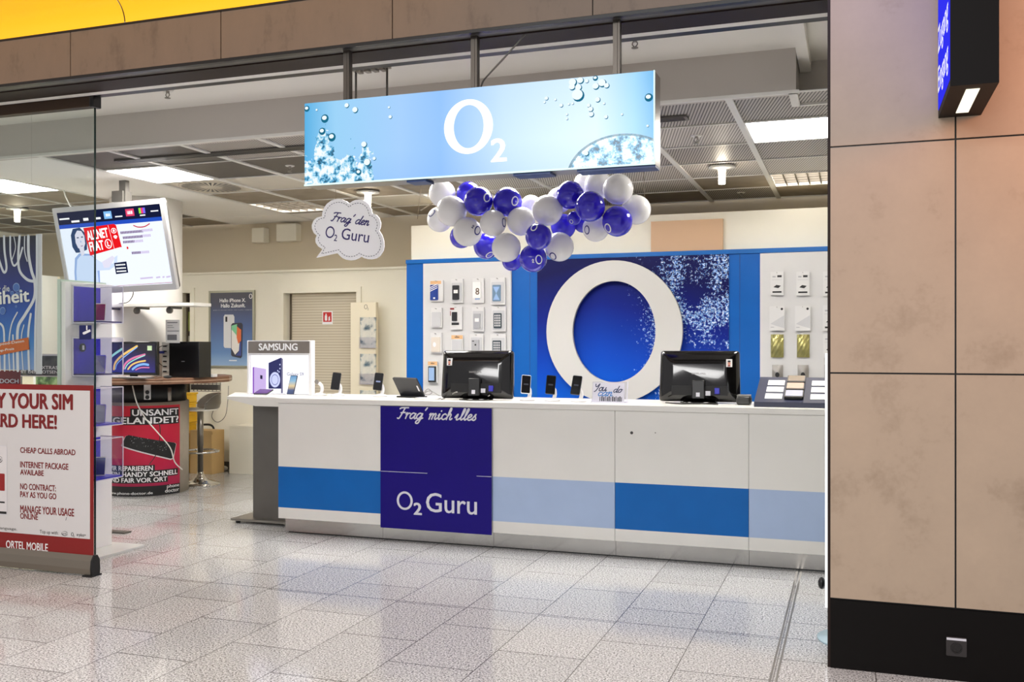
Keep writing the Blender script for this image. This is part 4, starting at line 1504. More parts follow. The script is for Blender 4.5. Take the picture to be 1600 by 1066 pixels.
Mp = frame((p.x, p.y - 0.02, CT + 0.022), (1, 0.05, 0.0), (0.25, 0.8, 0.42))
MB().use(ph_black).prism(rrect(-0.065, 0.065, -0.005, 0.075, 0.008), Mp, -0.008, 0).build('shell', parent=t)
MB().use(mat('violet_screen', (96, 70, 130), 0.12)).prism(rrect(-0.060, 0.060, 0.0, 0.070, 0.006), Mp, 0.0004, 0.001).build('screen', parent=t)
MB().use(stand_w).box(p.x - 0.06, p.x + 0.07, p.y - 0.03, p.y + 0.05, CT, CT + 0.012, bev=0.003).build('cradle', parent=t)

# ------------------------------------------------------------------ display wall: panels, ring, picture
YW = 8.95
MP = wall_plane(YW)
# water picture
a, b = at(840, 402, YW), at(1139, 400, YW)
t = thing('water_picture', 'deep blue picture panel of rising air bubbles behind the white ring', 'picture', ((a.x + b.x) / 2, YW, 0.9))
n = N('bubble_picture')
W0 = b.x - a.x
px = n.map(n.x, -W0 / 2, W0 / 2, 0, 1)
pz = n.map(n.z, 0.0, 1.43, 0, 1)
base = n.ramp(n.math('ADD', pz, n.math('MULTIPLY', n.math('ABSOLUTE', n.math('SUBTRACT', px, 0.35)), 0.35)), [(0.0, lin((0, 100, 214))), (0.35, lin((4, 70, 186))), (0.7, lin((10, 32, 130))), (1.0, lin((12, 14, 78)))])
v2 = n.comb(n.x, 0.0, n.z)
lo = n.noise(3.0, 2, v2)
dens = n.math('MULTIPLY', n.map(px, 0.40, 0.66, 0.0, 1.0), n.map(lo, 0.36, 0.56, 0.30, 1.0))
n1 = n.noise(34, 5, v2, 0.75)
fac = n.math('GREATER_THAN', n1, n.map(dens, 0.0, 1.0, 0.72, 0.49))
bub = n.ramp(n.noise(60, 3, v2, 0.7), [(0.40, lin((20, 70, 170))), (0.5, lin((120, 170, 226))), (0.60, lin((236, 246, 255)))])
n.link(n.mix(fac, base, bub), n.b.inputs['Base Color'])
n.b.inputs['Specular IOR Level'].default_value = 0.15
n.b.inputs['Roughness'].default_value = 0.5
MB().use(n.m).box(a.x, b.x, YW - 0.012, YW, 0.9, 2.335).build('print', parent=t)
# white ring
mb = MB().use(mat('ring_white', (204, 202, 197), 0.5))
Mr = wall_plane(YW - 0.012)
mb.ring(ellipse(-2.122, 1.63, 0.650, 0.667, 72), ellipse(-2.117, 1.63, 0.398, 0.474, 72), Mr, 0.02, 0.075)
t = thing('wall_ring', 'huge white oval ring mounted on the blue bubble picture', 'emblem', (-2.122, YW, 1.63))
mb.build('ring', parent=t)
mb = MB().use(grey_metal)
for aa in (0.6, 2.5, 3.8, 5.6):
    x, z = -2.12 + 0.52 * math.cos(aa), 1.63 + 0.57 * math.sin(aa)
    mb.cyl((x, YW - 0.012, z), (x, YW - 0.034, z), 0.02, 10)
mb.build('standoff', parent=t)
# seams on the blue wall
mb = MB().use(mat('seam_blue', (0, 66, 130), 0.5))
for u in (828, 1156):
    q = at(u, 500, YW)
    mb.box(q.x - 0.003, q.x + 0.003, YW - 0.001, YW + 0.01, 0.0, 2.33)
struct('trim_8', mb)


def merch_panel(u0, u1, label, x_end=None):
    a, b = at(u0, 410, YW), at(u1, 410, YW)
    xa, xb = a.x, (x_end if x_end is not None else b.x)
    t = thing('slat_panel', label, 'display panel', ((xa + xb) / 2, YW, 0.6), 'white merchandise panels')
    MB().use(mat('panel_white', (208, 207, 206), 0.5, vary=0.015)).box(xa, xb, YW - 0.03, YW - 0.001, 0.6, 2.325, bev=0.002).build('board', parent=t)
    return t


pl = merch_panel(663, 800, 'white merchandise panel hung with phone cases left of the ring')
pr_ = merch_panel(1188, 1300, 'white merchandise panel hung with packs at the right end', 0.6)
YP = YW - 0.03
hook_m = mat('hook_steel', (170, 168, 164), 0.3, 0.8)
case_w = mat('pack_white', (216, 215, 214), 0.35)
case_c = mat('pack_clear_white', (196, 196, 198), 0.3)
case_k = mat('header_kraft', (222, 176, 126), 0.6)
cols_ = {'black': mat('case_black', (40, 40, 42), 0.3), 'blue': mat('case_blue', (26, 58, 140), 0.35), 'steel': mat('case_steelblue', (104, 132, 158), 0.3),
         'grey': mat('case_grey', (168, 168, 172), 0.3), 'dark': mat('case_graphite', (66, 76, 82), 0.25), 'beige': mat('case_beige', (214, 204, 192), 0.5),
         'screen': mat('case_screenblue', (150, 180, 220), 0.2), 'gold': mat('gold_foil', (176, 170, 110), 0.28, 0.75), 'pouch': mat('grey_pouch', (150, 146, 142), 0.4, 0.3),
         'teal': mat('case_teal', (40, 110, 140), 0.4)}


def pack(u0, u1, v0, v1, label, style, parent_panel, group):
    """a hanging retail pack; returns its root"""
    a, b = at(u0, v0, YP - 0.05), at(u1, v1, YP - 0.05)
    x0, x1, z0, z1 = a.x, b.x, b.z, a.z
    w, h = x1 - x0, z1 - z0
    yb = YP - 0.012
    t = thing('hanging_pack', label, 'pack', ((x0 + x1) / 2, yb, z0), group)
    Mx = frame((x0, yb, z0))
    hang = MB().use(hook_m).cyl(((x0 + x1) / 2, YP, z1 - 0.012), ((x0 + x1) / 2, yb - 0.055, z1 - 0.008), 0.003, 6)
    hang.build('hook', parent=t)
    d = 0.016

    def R(a0, a1, b0, b1):
        return rect(a0 * w, a1 * w, b0 * h, b1 * h)
    if style in ('gold', 'pouch'):
        mb = MB().use(cols_[style])
        nx, nz = 6, 6
        G = [[mb.bm.verts.new(Mx @ Vector((w * i / nx, h * j / nz, 0.004 + 0.028 * math.sin(PI * i / nx) * math.sin(PI * j / nz) + (0.004 if (i + j) % 2 else 0)))) for j in range(nz + 1)] for i in range(nx + 1)]
        for i in range(nx):
            for j in range(nz):
                mb._f([G[i][j], G[i + 1][j], G[i + 1][j + 1], G[i][j + 1]], style == 'pouch')
        mb.box(0, w, 0.0, h, 0.0, 0.0035, Mx)
        mb.build('pouch', parent=t)
        if style == 'pouch':
            MB().use(letter_black).prism(ellipse(0.5 * w, 0.42 * h, 0.2 * w, 0.15 * h, 12), Mx, 0.033, 0.037).build('contents', parent=t)
        return t
    MB().use(case_w).prism(rrect(0, w, 0, h, 0.006), Mx, 0, d).build('card', parent=t)
    mb = MB()
    zf = d + 0.0006
    if style == 'stripes':
        mb.use(case_k).prism(R(0.0, .85, .82, .97), Mx, zf, zf + 0.001)
        mb.build('header', parent=t)
        mb = MB().use(cols_['blue']).prism(rrect(.02 * w, .62 * w, .07 * h, .78 * h, 0.006), Mx, zf, zf + 0.012)
        mb.use(letter_white)
        for k in range(3):
            y = .47 + .085 * k
            mb.prism([(0.03 * w, y * h), (.60 * w, (y + .16) * h), (.60 * w, (y + .195) * h), (.03 * w, (y + .035) * h)], Mx, zf + 0.0124, zf + 0.0124)
        mb.prism(ellipse(.34 * w, .16 * h, .09 * w, .04 * h, 10), Mx, zf + 0.0124, zf + 0.0124)
        mb.build('phone_case', parent=t)
    elif style == 'eight':
        mb.use(paper).prism(R(.05, .75, .2, .85), Mx, zf, zf + 0.01)
        mb.use(mat('digit_bronze', (96, 76, 52), .4)).text('8', Mx, (.3 * w, .62 * w, .33 * h, .6 * h), bold=0.01, z=zf + 0.0108)
        mb.use(cols_['screen']).prism(R(.22, .65, .13, .18), Mx, zf + 0.001, zf + 0.001)
        mb.build('phone_case', parent=t)
    elif style == 'redbox':
        mb.use(red).prism(R(.0, .34, .86, .94), Mx, zf, zf)
        mb.prism(R(.0, .06, .6, .8), Mx, zf, zf)
        mb.build('red_print', parent=t)
        mb = MB().use(cols_['black']).prism(rrect(.17 * w, .6 * w, .37 * h, .76 * h, 0.006), Mx, zf, zf + 0.01)
        mb.prism(R(.14, .75, .2, .3), Mx, zf, zf + 0.006)
        mb.build('phone_case', parent=t)
    elif style in ('plain', 'kraft', 'kraftscreen', 'soft'):
        if style.startswith('kraft'):
            mb.use(case_k).prism(R(.02, .98, .82, 1.0), Mx, zf, zf + 0.001)
            mb.use(letter_black).prism(R(.3, .7, .89, .92), Mx, zf + .0014, zf + .0014)
            mb.build('header', parent=t)
            mb = MB()
        if style == 'kraftscreen':
            mb.use(cols_['black']).prism(rrect(.08 * w, .88 * w, .04 * h, .78 * h, 0.006), Mx, zf, zf + 0.01)
            mb.use(cols_['screen']).prism(R(.14, .72, .12, .72), Mx, zf + .0104, zf + .0104)
        else:
            mb.use(cols_['beige'] if style == 'soft' else case_c).prism(rrect(.1 * w, .9 * w, .05 * h, .78 * h, 0.008), Mx, zf, zf + 0.008)
            if style == 'soft':
                mb.use(paper).prism(ellipse(.4 * w, .42 * h, .14 * w, .12 * h, 12), Mx, zf + .0084, zf + .0084)
        mb.build('phone_case', parent=t)
    elif style in ('black', 'steel', 'grey', 'apps', 'back'):
        cm = {'black': cols_['black'], 'steel': cols_['steel'], 'grey': cols_['grey'], 'apps': cols_['dark'], 'back': cols_['grey']}[style]
        mb.use(case_c).prism(rrect(.08 * w, .92 * w, .06 * h, .84 * h, .008), Mx, zf, zf + .004)
        mb.build('blister', parent=t)
        mb = MB().use(cm).prism(rrect(.17 * w, .72 * w, .13 * h, .73 * h, 0.007), Mx, zf + .004, zf + 0.014)
        zz = zf + 0.0144
        if style in ('black', 'grey'):
            mb.use(paper).prism(R(.28, .62, .40, .54), Mx, zz, zz)
        if style == 'steel':
            mb.use(cols_['screen']).prism([(.22 * w, .18 * h), (.66 * w, .18 * h), (.44 * w, .42 * h), (.66 * w, .66 * h), (.22 * w, .66 * h), (.42 * w, .42 * h)], Mx, zz, zz)
        if style == 'apps':
            mb.use(case_c)
            for i in range(4):
                for j in range(5):
                    mb.prism(R(.23 + .115 * i, .31 + .115 * i, .2 + .10 * j, .27 + .10 * j), Mx, zz, zz)
        if style == 'back':
            mb.use(letter_black).prism(ellipse(.46 * w, .5 * h, .07 * w, .045 * h, 10), Mx, zz, zz)
            mb.prism(R(.2, .36, .65, .69), Mx, zz, zz)
            mb.use(cols_['teal']).prism(R(.4, .82, .1, .22), Mx, zz + .0005, zz + .0005)
        mb.build('phone_case', parent=t)
    elif style == 'usb':
        mb.use(letter_black).prism([(.22 * w, .34 * h), (.6 * w, .30 * h), (.8 * w, .40 * h), (.45 * w, .44 * h)], Mx, zf, zf)
        mb.prism(R(.15, .85, .10, .17), Mx, zf, zf)
        mb.use(cols_['grey']).prism(R(.1, .9, .655, .665), Mx, zf, zf)
        mb.prism(R(.15, .4, .76, .82), Mx, zf, zf)
        mb.use(letter_black).prism(R(.52, .86, .76, .85), Mx, zf, zf)
        mb.build('printing', parent=t)
    elif style == 'wave':
        mb.use(letter_black).prism(ellipse(.82 * w, .88 * h, .08 * w, .05 * h, 12), Mx, zf, zf)
        mb.use(case_c).prism([(.06 * w, .28 * h), (.5 * w, .45 * h), (.97 * w, .62 * h), (.97 * w, .1 * h), (.5 * w, .18 * h)], Mx, zf, zf)
        mb.use(cols_['grey']).prism(R(.08, .3, .13, .155), Mx, zf + .0004, zf + .0004)
        mb.build('printing', parent=t)
    return t


GA = 'phone cases on the left merchandise panel'
C = [(671, 691, 438, 471, 'stripes', 'blue phone case with three white stripes, top left of the left panel'),
     (703, 722, 436, 473, 'black', 'black phone case with white label, second in the top row of the left panel'),
     (737, 755, 435, 473, 'eight', 'white pack marked 8, third in the top row of the left panel'),
     (765, 788, 434, 476, 'steel', 'steel blue phone case, last in the top row of the left panel'),
     (672, 689, 481, 512, 'plain', 'plain white pack, first in the second row of the left panel'),
     (702, 720.5, 479, 515, 'redbox', 'white box with red corner and black case on the left panel'),
     (736, 755, 480, 518, 'grey', 'grey phone case with white label, third in the second row of the left panel'),
     (767, 789, 479, 518, 'apps', 'graphite case with app grid, last in the second row of the left panel'),
     (671, 688.5, 520, 552, 'soft', 'beige pouch pack, first in the third row of the left panel'),
     (703.6, 722, 524, 557, 'kraft', 'pack with kraft header above the left monitor'),
     (733, 753.5, 522, 556, 'back', 'grey phone back with teal tag just above the left monitor'),
     (765, 789, 522, 560, 'apps', 'graphite case with app grid just above the left monitor corner'),
     (667, 682, 565, 599, 'kraftscreen', 'kraft topped phone pack left of the left monitor')]
for u0, u1, v0, v1, st, lab in C:
    pack(u0, u1, v0, v1, lab, st, pl, GA)
GB = 'packs on the right merchandise panel'
C = [(1203.6, 1224, 424.7, 461, 'usb', 'white pack with black print, first in the top row of the right panel'),
     (1244, 1264.5, 424.5, 461.5, 'usb', 'white pack with black print, second in the top row of the right panel'),
     (1286, 1307, 424, 462, 'usb', 'white pack half hidden by the stone wall, top row'),
     (1202, 1225.6, 478.5, 516.6, 'wave', 'white pack with grey wave, left one in the second row'),
     (1242, 1266, 478, 517, 'wave', 'white pack with grey wave, middle one in the second row'),
     (1285.5, 1308, 477, 517, 'usb', 'white pack half hidden by the stone wall, second row'),
     (1204, 1224, 522.7, 558.7, 'gold', 'gold foil pouch, left one of the two'),
     (1245, 1264.5, 522.7, 558.7, 'gold', 'gold foil pouch, right one of the two'),
     (1286, 1307, 522, 560, 'usb', 'white pack half hidden by the stone wall, third row'),
     (1206, 1223, 570.5, 597, 'pouch', 'grey pouch above the left edge of the navy tray'),
     (1246, 1263, 570.5, 597, 'pouch', 'grey pouch above the middle of the navy tray'),
     (1288, 1305, 570, 597, 'pouch', 'grey pouch half hidden by the stone wall')]
for u0, u1, v0, v1, st, lab in C:
    pack(u0, u1, v0, v1, lab, st, pr_, GB)

# ------------------------------------------------------------------ poster wall
YQ = 9.95
a, b = at(328, 455, YQ), at(399, 575, YQ)
t = thing('framed_poster', 'framed grey blue phone poster on the cream wall', 'poster', ((a.x + b.x) / 2, YQ, b.z))
X0, X1, Z0, Z1 = a.x, b.x, b.z, a.z
M = wall_plane(YQ - 0.02)
MB().use(mat('alu_frame', (170, 168, 150), 0.35, 0.6)).ring(rect(X0, X1, Z0, Z1), rect(X0 + 0.025, X1 - 0.025, Z0 + 0.025, Z1 - 0.025), M, -0.02, 0.006).build('frame', parent=t)
n = N('poster_gradient')
n.link(n.ramp(n.map(n.z, 0, Z1 - Z0), [(0.0, lin((156, 186, 220))), (0.2, lin((104, 140, 190))), (0.55, lin((84, 104, 152))), (0.82, lin((80, 82, 100))), (1.0, lin((84, 84, 90)))]), n.b.inputs['Base Color'])
MB().use(n.m).box(X0 + 0.02, X1 - 0.02, YQ - 0.019, YQ - 0.001, Z0 + 0.02, Z1 - 0.02).build('print', parent=t)


def PQ(x, y):  # zoom crop (origin 270,420, scale 4)
    q = at(270 + x / 4, 420 + y / 4, YQ - 0.02)
    return (q.x, q.z)


mb = MB().use(letter_white)
a, b = PQ(294, 210), PQ(455, 185)
mb.text('Hallo iPhone X.', M, (a[0], b[0], a[1], b[1]), bold=0.03)
a, b = PQ(302, 243), PQ(453, 217)
mb.text('Hallo Zukunft.', M, (a[0], b[0], a[1], b[1]), bold=0.03)
a, b = PQ(252, 262), PQ(498, 255)
mb.text('Jetzt im besten Netz, das immer mitgeht.', M, (a[0], b[0], a[1], b[1]), bold=0.0)
a, b = PQ(352, 577), PQ(400, 568)
mb.prism(rect(a[0], b[0], a[1], b[1] - 0.006), M, 0.001, 0.001)
c_ = PQ(487, 172)
O2(mb, M, c_[0], c_[1], 0.06)
mb.build('lettering', parent=t)
mb = MB()
mb.use(mat('art_silver', (222, 222, 224), .3)).prism([PQ(318, 300), PQ(325, 287), PQ(378, 287), PQ(385, 300), PQ(385, 485), PQ(378, 497), PQ(325, 495), PQ(318, 485)], M, 0.001, 0.001)
mb.use(letter_black).prism([PQ(329, 300), PQ(341, 300), PQ(341, 332), PQ(329, 332)], M, 0.0015, 0.0015)
mb.use(mat('art_rim', (60, 62, 76), .3)).prism([PQ(365, 352), PQ(374, 340), PQ(430, 338), PQ(438, 350), PQ(434, 548), PQ(426, 560), PQ(372, 548), PQ(365, 538)], M, 0.002, 0.002)
mb.use(mat('art_green', (132, 206, 160), .3)).prism([PQ(368, 356), PQ(402, 346), PQ(400, 440), PQ(368, 430)], M, 0.0025, 0.0025)
mb.use(mat('art_orange', (232, 118, 70), .3)).prism([PQ(402, 360), PQ(428, 382), PQ(428, 450), PQ(410, 470), PQ(400, 430)], M, 0.0027, 0.0027)
mb.use(mat('art_white2', (236, 232, 226), .3)).prism([PQ(368, 380), PQ(396, 412), PQ(418, 460), PQ(414, 512), PQ(390, 538), PQ(368, 500)], M, 0.0026, 0.0026)
mb.use(mat('art_violet', (72, 84, 150), .3)).prism([PQ(418, 470), PQ(430, 450), PQ(428, 545), PQ(395, 542), PQ(414, 516)], M, 0.0026, 0.0026)
mb.build('phone_motif', parent=t)
# fire extinguisher plate on the shutter
a, b = at(505, 488, YQ + 0.085), at(518, 503, YQ + 0.085)
t = thing('extinguisher_sign', 'red fire extinguisher sign on the roller shutter', 'sign', ((a.x + b.x) / 2, YQ + 0.088, b.z))
MB().use(letter_white).box(a.x - 0.012, b.x + 0.012, YQ + 0.086, YQ + 0.09, b.z - 0.03, a.z + 0.012).build('plate', parent=t)
mb = MB().use(mat('fire_red', (196, 40, 36), .5)).box(a.x, b.x, YQ + 0.0845, YQ + 0.087, b.z, a.z)
M = wall_plane(YQ + 0.0844)
mb.use(letter_white)
w, h = b.x - a.x, a.z - b.z
mb.prism(rrect(a.x + .2 * w, a.x + .48 * w, b.z + .12 * h, b.z + .68 * h, .008), M, .001, .001)
mb.prism(rect(a.x + .28 * w, a.x + .42 * w, b.z + .68 * h, b.z + .85 * h), M, .001, .001)
mb.prism([(a.x + .62 * w, b.z + .1 * h), (a.x + .85 * w, b.z + .15 * h), (a.x + .8 * w, b.z + .6 * h), (a.x + .66 * w, b.z + .5 * h)], M, .001, .001)
mb.build('pictogram', parent=t)
# magazine stand
a, b = at(552, 473, 9.75), at(588, 620, 9.75)
t = thing('magazine_rack', 'tall cream magazine rack beside the roller shutter', 'rack', ((a.x + b.x) / 2, 9.78, 0))
rk = mat('rack_cream', (238, 228, 202), 0.5)
MB().use(rk).box(a.x - 0.03, b.x, 9.74, 9.80, 0.02, a.z, bev=0.004).build('panel', parent=t)
MB().use(rk).box(a.x - 0.05, b.x + 0.02, 9.62, 9.92, 0.0, 0.02).build('base', parent=t)
M = wall_plane(9.739)
mb = MB().use(mat('mark_grey', (150, 144, 126), .5))
O2(mb, M, (a.x + b.x) / 2 + 0.02, a.z - 0.05, 0.055)
mb.build('emblem', parent=t)
n = N('magazine_cover')
f = n.noise(7, 5)
n.link(n.ramp(f, [(0.36, lin((70, 96, 112))), (0.45, lin((206, 206, 196))), (0.56, lin((222, 218, 204))), (0.62, lin((130, 150, 156))), (0.7, lin((190, 130, 90)))]), n.b.inputs['Base Color'])
for (v0, v1, lab) in ((496, 541, 'magazine in the top pocket of the cream rack'), (553, 598, 'magazine in the middle pocket of the cream rack'), (610, 655, 'magazine in the low pocket of the rack behind the counter')):
    p0, p1 = at(563, v0, 9.72), at(588, v1, 9.72)
    mb = MB().use(acrylic).box(p0.x - 0.005, p1.x + 0.003, 9.695, 9.699, p1.z - 0.02, p1.z + 0.10)
    mb.use(acrylic_edge).box(p0.x - 0.005, p1.x + 0.003, 9.699, 9.739, p1.z - 0.02, p1.z - 0.016)
    mb.build('pocket', parent=t)
    q = thing('magazine', lab, 'magazine', ((p0.x + p1.x) / 2, 9.72, p1.z), 'magazines in the cream rack')
    MB().use(n.m).box(p0.x, p1.x - 0.006, 9.716, 9.734, p1.z - 0.015, p0.z).build('cover', parent=q)
    MB().use(mat('page_edge', (120, 112, 100), .6)).box(p0.x - 0.003, p0.x, 9.716, 9.734, p1.z - 0.015, p0.z).build('spine', parent=q)

# narrow doorway shelf contents
a, b = at(283, 462, 10.1), at(296, 535, 10.1)
mb = MB().use(mat('dim_backboard', (96, 84, 64), .7)).box(nx0 - 0.02, nx1 + 0.02, 10.135, 10.15, 0, 2.15)
struct('trim_9', mb)
t = thing('wall_cabinet', 'dark cabinet with folders seen through the narrow doorway', 'cabinet', (-7.78, 10.1, 1.2))
MB().use(mat('cab_dark', (60, 52, 40), .6)).box(nx0 + 0.01, nx1 - 0.01, 10.09, 10.134, 1.2, 2.12).build('body', parent=t)
MB().use(mat('folder_green', (150, 160, 70), .6)).box(nx0 + 0.03, nx1 - 0.05, 10.07, 10.09, 1.68, 1.92).build('folder', parent=t)
MB().use(mat('folder_grey', (176, 170, 156), .6)).box(nx0 + 0.03, nx1 - 0.03, 10.07, 10.09, 1.38, 1.62).build('paper_stack', parent=t)

# low cream cabinet at wall
a, b = at(358, 668, 9.6), at(398, 740, 9.6)
t = thing('low_cabinet', 'low cream cabinet against the cream wall behind the side table', 'cabinet', (-6.7, 9.75, 0))
MB().use(cream).box(a.x, a.x + 0.62, 9.6, 9.93, 0.0, a.z, bev=0.004).build('body', parent=t)
MB().use(cream).box(a.x - 0.01, a.x + 0.63, 9.59, 9.93, a.z, a.z + 0.02).build('top', parent=t)

# ------------------------------------------------------------------ repair counter around the column
t = thing('repair_counter', 'round walnut topped repair counter around the column with red poster', 'counter', (CX, CY, 0))
RT = 0.85
MB().use(wood).lathe([(0.36, 1.125), (RT, 1.125), (RT + 0.006, 1.137), (RT + 0.006, 1.173), (RT, 1.185), (0.36, 1.185)], Matrix.Translation((CX, CY, 0)), 18, smooth=False).build('tabletop', parent=t)
MB().use(mat('table_edge_line', (214, 186, 158), .4)).lathe([(RT + 0.006, 1.150), (RT + 0.0075, 1.150), (RT + 0.0075, 1.156), (RT + 0.006, 1.156)], Matrix.Translation((CX, CY, 0)), 18, smooth=False).build('edge_band', parent=t)
RP = 0.42
MB().use(mat('pedestal_grey', (168, 158, 142), 0.5, vary=0.1)).lathe([(RP, 0), (RP, 0.93), (0.36, 0.93)], Matrix.Translation((CX, CY, 0)), 48).build('pedestal', parent=t)
MB().use(mat('void_black', (16, 16, 18), 0.5)).lathe([(0.39, 0.93), (0.39, 1.125)], Matrix.Translation((CX, CY, 0)), 48).build('service_void', parent=t)
# poster wrapped on the pedestal: angle 0 faces the viewer
DV = math.atan2(-CY, -CX)          # direction from the column to the camera


def wrap(u, z, rr):
    a = DV + u
    return Vector((CX + rr * math.cos(a), CY + rr * math.sin(a), z))


class Wrap(MB):
    """prism and text laid on a cylinder: local x is arc length"""

    def patch(s, m, x0, x1, z0, z1, rr, y0=0.0, y1=0.0):
        s.use(m)
        k = 20
        L = [[s.bm.verts.new(wrap((x0 + (x1 - x0) * i / k) / RP, zz + (y0 + (y1 - y0) * i / k), rr)) for zz in (z0, z1)] for i in range(k + 1)]
        for A, B in zip(L, L[1:]):
            s._f([A[0], B[0], B[1], A[1]], True)
        return s

    def bend(s, rr0):
        for k in range(-24, 25):
            bmesh.ops.bisect_plane(s.bm, geom=s.bm.verts[:] + s.bm.edges[:] + s.bm.faces[:], plane_co=(k * 0.02, 0, 0), plane_no=(1, 0, 0))
        for v in s.bm.verts:
            x, y, z = v.co
            v.co = wrap(x / RP, y, rr0 + z)
        return s


po = Wrap()
n = N('magenta_print')
n.link(n.ramp(n.z, [(0.0, lin((150, 20, 70))), (0.35, lin((186, 14, 60))), (0.9, lin((204, 26, 50)))]), n.b.inputs['Base Color'])
n.b.inputs['Roughness'].default_value = 0.35
po.patch(n.m, -0.46, 0.36, 0.10, 0.90, RP + 0.003)
po.patch(letter_black, -0.46, 0.36, 0.0, 0.10, RP + 0.003)
poster = po.build('poster', parent=t)
for k, q in enumerate(((-0.15, 0.345, 0.79, 0.875), (-0.36, 0.345, 0.71, 0.795), (-0.42, 0.08, 0.245, 0.31), (-0.42, 0.33, 0.185, 0.255), (-0.42, 0.21, 0.130, 0.192))):
    Wrap().patch(letter_black, *q, RP + 0.004 + 0.0002 * k).build('text_bar', parent=poster)
I = Matrix()
for w_, q, bo in (('UNSANFT', (-0.13, 0.335, 0.802, 0.862), .03), ('GELANDET?', (-0.34, 0.335, 0.722, 0.785), .03), ('WIR REPARIEREN', (-0.41, 0.06, 0.256, 0.302), .03), ('DEIN HANDY SCHNELL', (-0.41, 0.32, 0.197, 0.243), .03),
                  ('UND FAIR VOR ORT', (-0.41, 0.20, 0.140, 0.184), .03), ('www.phone-doctor.de', (-0.41, 0.06, 0.012, 0.045), .01), ('phone', (0.20, 0.345, 0.058, 0.10), .015), ('doctor', (0.18, 0.345, 0.022, 0.058), .015)):
    mb = Wrap().use(letter_white).text(w_, I, q, bold=bo, z=0)
    mb.bend(RP + 0.006)
    mb.build('lettering', parent=poster)
mb = Wrap()
mb.use(mat('art_rim_w', (214, 206, 206), .3)).prism([(-0.245, 0.505), (-0.225, 0.49), (0.24, 0.345), (0.275, 0.355), (0.31, 0.50), (0.29, 0.515), (-0.17, 0.61), (-0.20, 0.60)], I, 0, 0)
mb.use(letter_black).prism([(-0.235, 0.515), (-0.215, 0.50), (0.24, 0.358), (0.268, 0.366), (0.305, 0.50), (0.285, 0.515), (-0.165, 0.612), (-0.195, 0.60)], I, 0.0006, 0.0006)
mb.use(mat('art_glint', (190, 190, 196), .3))
rr = random.Random(5)
for k in range(46):
    x = rr.uniform(-0.15, 0.2)
    y = 0.52 - 0.22 * x + rr.uniform(-0.045, 0.05)
    q = rr.uniform(0.003, 0.009)
    mb.prism([(x, y), (x + q, y + q * .4), (x + q * .5, y + q)], I, 0.001, 0.001)
mb.bend(RP + 0.006)
mb.build('broken_phone_motif', parent=poster)
# sockets
mb = MB()
q = wrap(0.02, 1.04, 0.392)
tz = Vector((math.cos(DV), math.sin(DV), 0))
Ms = frame(q, (-tz.y, tz.x, 0), (0, 0, 1))
MB().use(letter_white).prism(rrect(-0.03, 0.035, -0.08, 0.075, .005), Ms, 0, 0.012).build('socket_strip', parent=t)
for z in (-0.055, -0.005):
    MB().use(black).prism(ellipse(0.002, z, 0.02, 0.02, 16), Ms, 0.012, 0.04).build('plug', parent=t)
# mesh cable tray under the right of the top
mb = MB().use(steel)
q0, q1 = at(262, 607, 8.35), at(345, 603, 8.35)
for k in range(15):
    x = q0.x + (q1.x - q0.x) * k / 14
    mb.box(x - 0.003, x + 0.003, 8.34, 8.348, 1.03, 1.12)
for k in range(6):
    z = 1.03 + 0.016 * k
    mb.box(q0.x, q1.x, 8.34, 8.347, z - 0.003, z + 0.003)
mb.use(grey_metal).box(q0.x + 0.33, q1.x, 8.30, 8.335, 1.045, 1.10)
mb.build('cable_tray', parent=t)
MB().use(steel).cyl(at(265, 606, 7.95), Vector((at(265, 606, 7.95).x, 7.95, 0.95)), 0.018, 10).build('leg', parent=t)

# cables hanging in front of poster
def cz(u, v, Y):
    return at(u, v, Y)


cable([cz(207, 603, 7.62), cz(214, 630, 7.60), cz(228, 655, 7.58), cz(248, 678, 7.6), cz(266, 700, 7.68), cz(273, 722, 7.75), cz(285, 734, 7.85)], cable_w, 0.006, 'white cable hanging across the red repair poster')
cable([cz(246, 655, 7.72), cz(250, 668, 7.68), cz(249, 690, 7.66), cz(243, 712, 7.66), cz(233, 726, 7.70)], cable_b, 0.004, 'black cable hanging from the socket strip over the red poster')
cable([cz(290, 606, 8.75), cz(292, 640, 8.75), cz(288, 690, 8.75), cz(290, 735, 8.7), Vector((atz(290, 758, 0.006)))], cable_b, 0.004, 'thin black cable hanging to the floor left of the bar stool')
cable([cz(357, 603, 8.9), cz(356, 625, 8.9), cz(352, 650, 8.9), cz(340, 660, 8.9), cz(331, 652, 8.9), cz(334, 640, 8.9)], cable_b, 0.003, 'thin cable looping below the right end of the repair counter')

# PC tower, monitor, keyboard on the repair counter
TZ = 1.185
p = at(296, 589, 7.98)
t = thing('pc_tower', 'black computer tower with its port side open on the repair counter', 'computer', (p.x, p.y, TZ))
a, b = at(264, 590, 7.92), at(311, 590, 7.92)
zt = at(300, 534, 7.92).z
MB().use(mat('tower_black', (18, 17, 19), 0.25)).box(a.x, b.x, 7.92, 8.11, TZ, zt, bev=0.004).build('case', parent=t)
c0 = at(252, 590, 7.92)
MB().use(mat('port_silver', (206, 204, 198), 0.4, 0.3)).box(c0.x, a.x - 0.001, 7.93, 8.10, TZ + 0.005, zt - 0.005).build('port_plate', parent=t)
mb = MB().use(black)
for k, z in enumerate((0.05, 0.10, 0.15, 0.2, 0.25, 0.30)):
    mb.box(c0.x + 0.02, a.x - 0.035, 7.92, 7.93, TZ + z, TZ + z + 0.014)
mb.build('ports', parent=t)
MB().use(mat('blue_plug', (30, 40, 110), .4)).box(c0.x - 0.02, c0.x + 0.03, 7.89, 7.93, TZ + 0.235, TZ + 0.26).build('video_plug', parent=t)
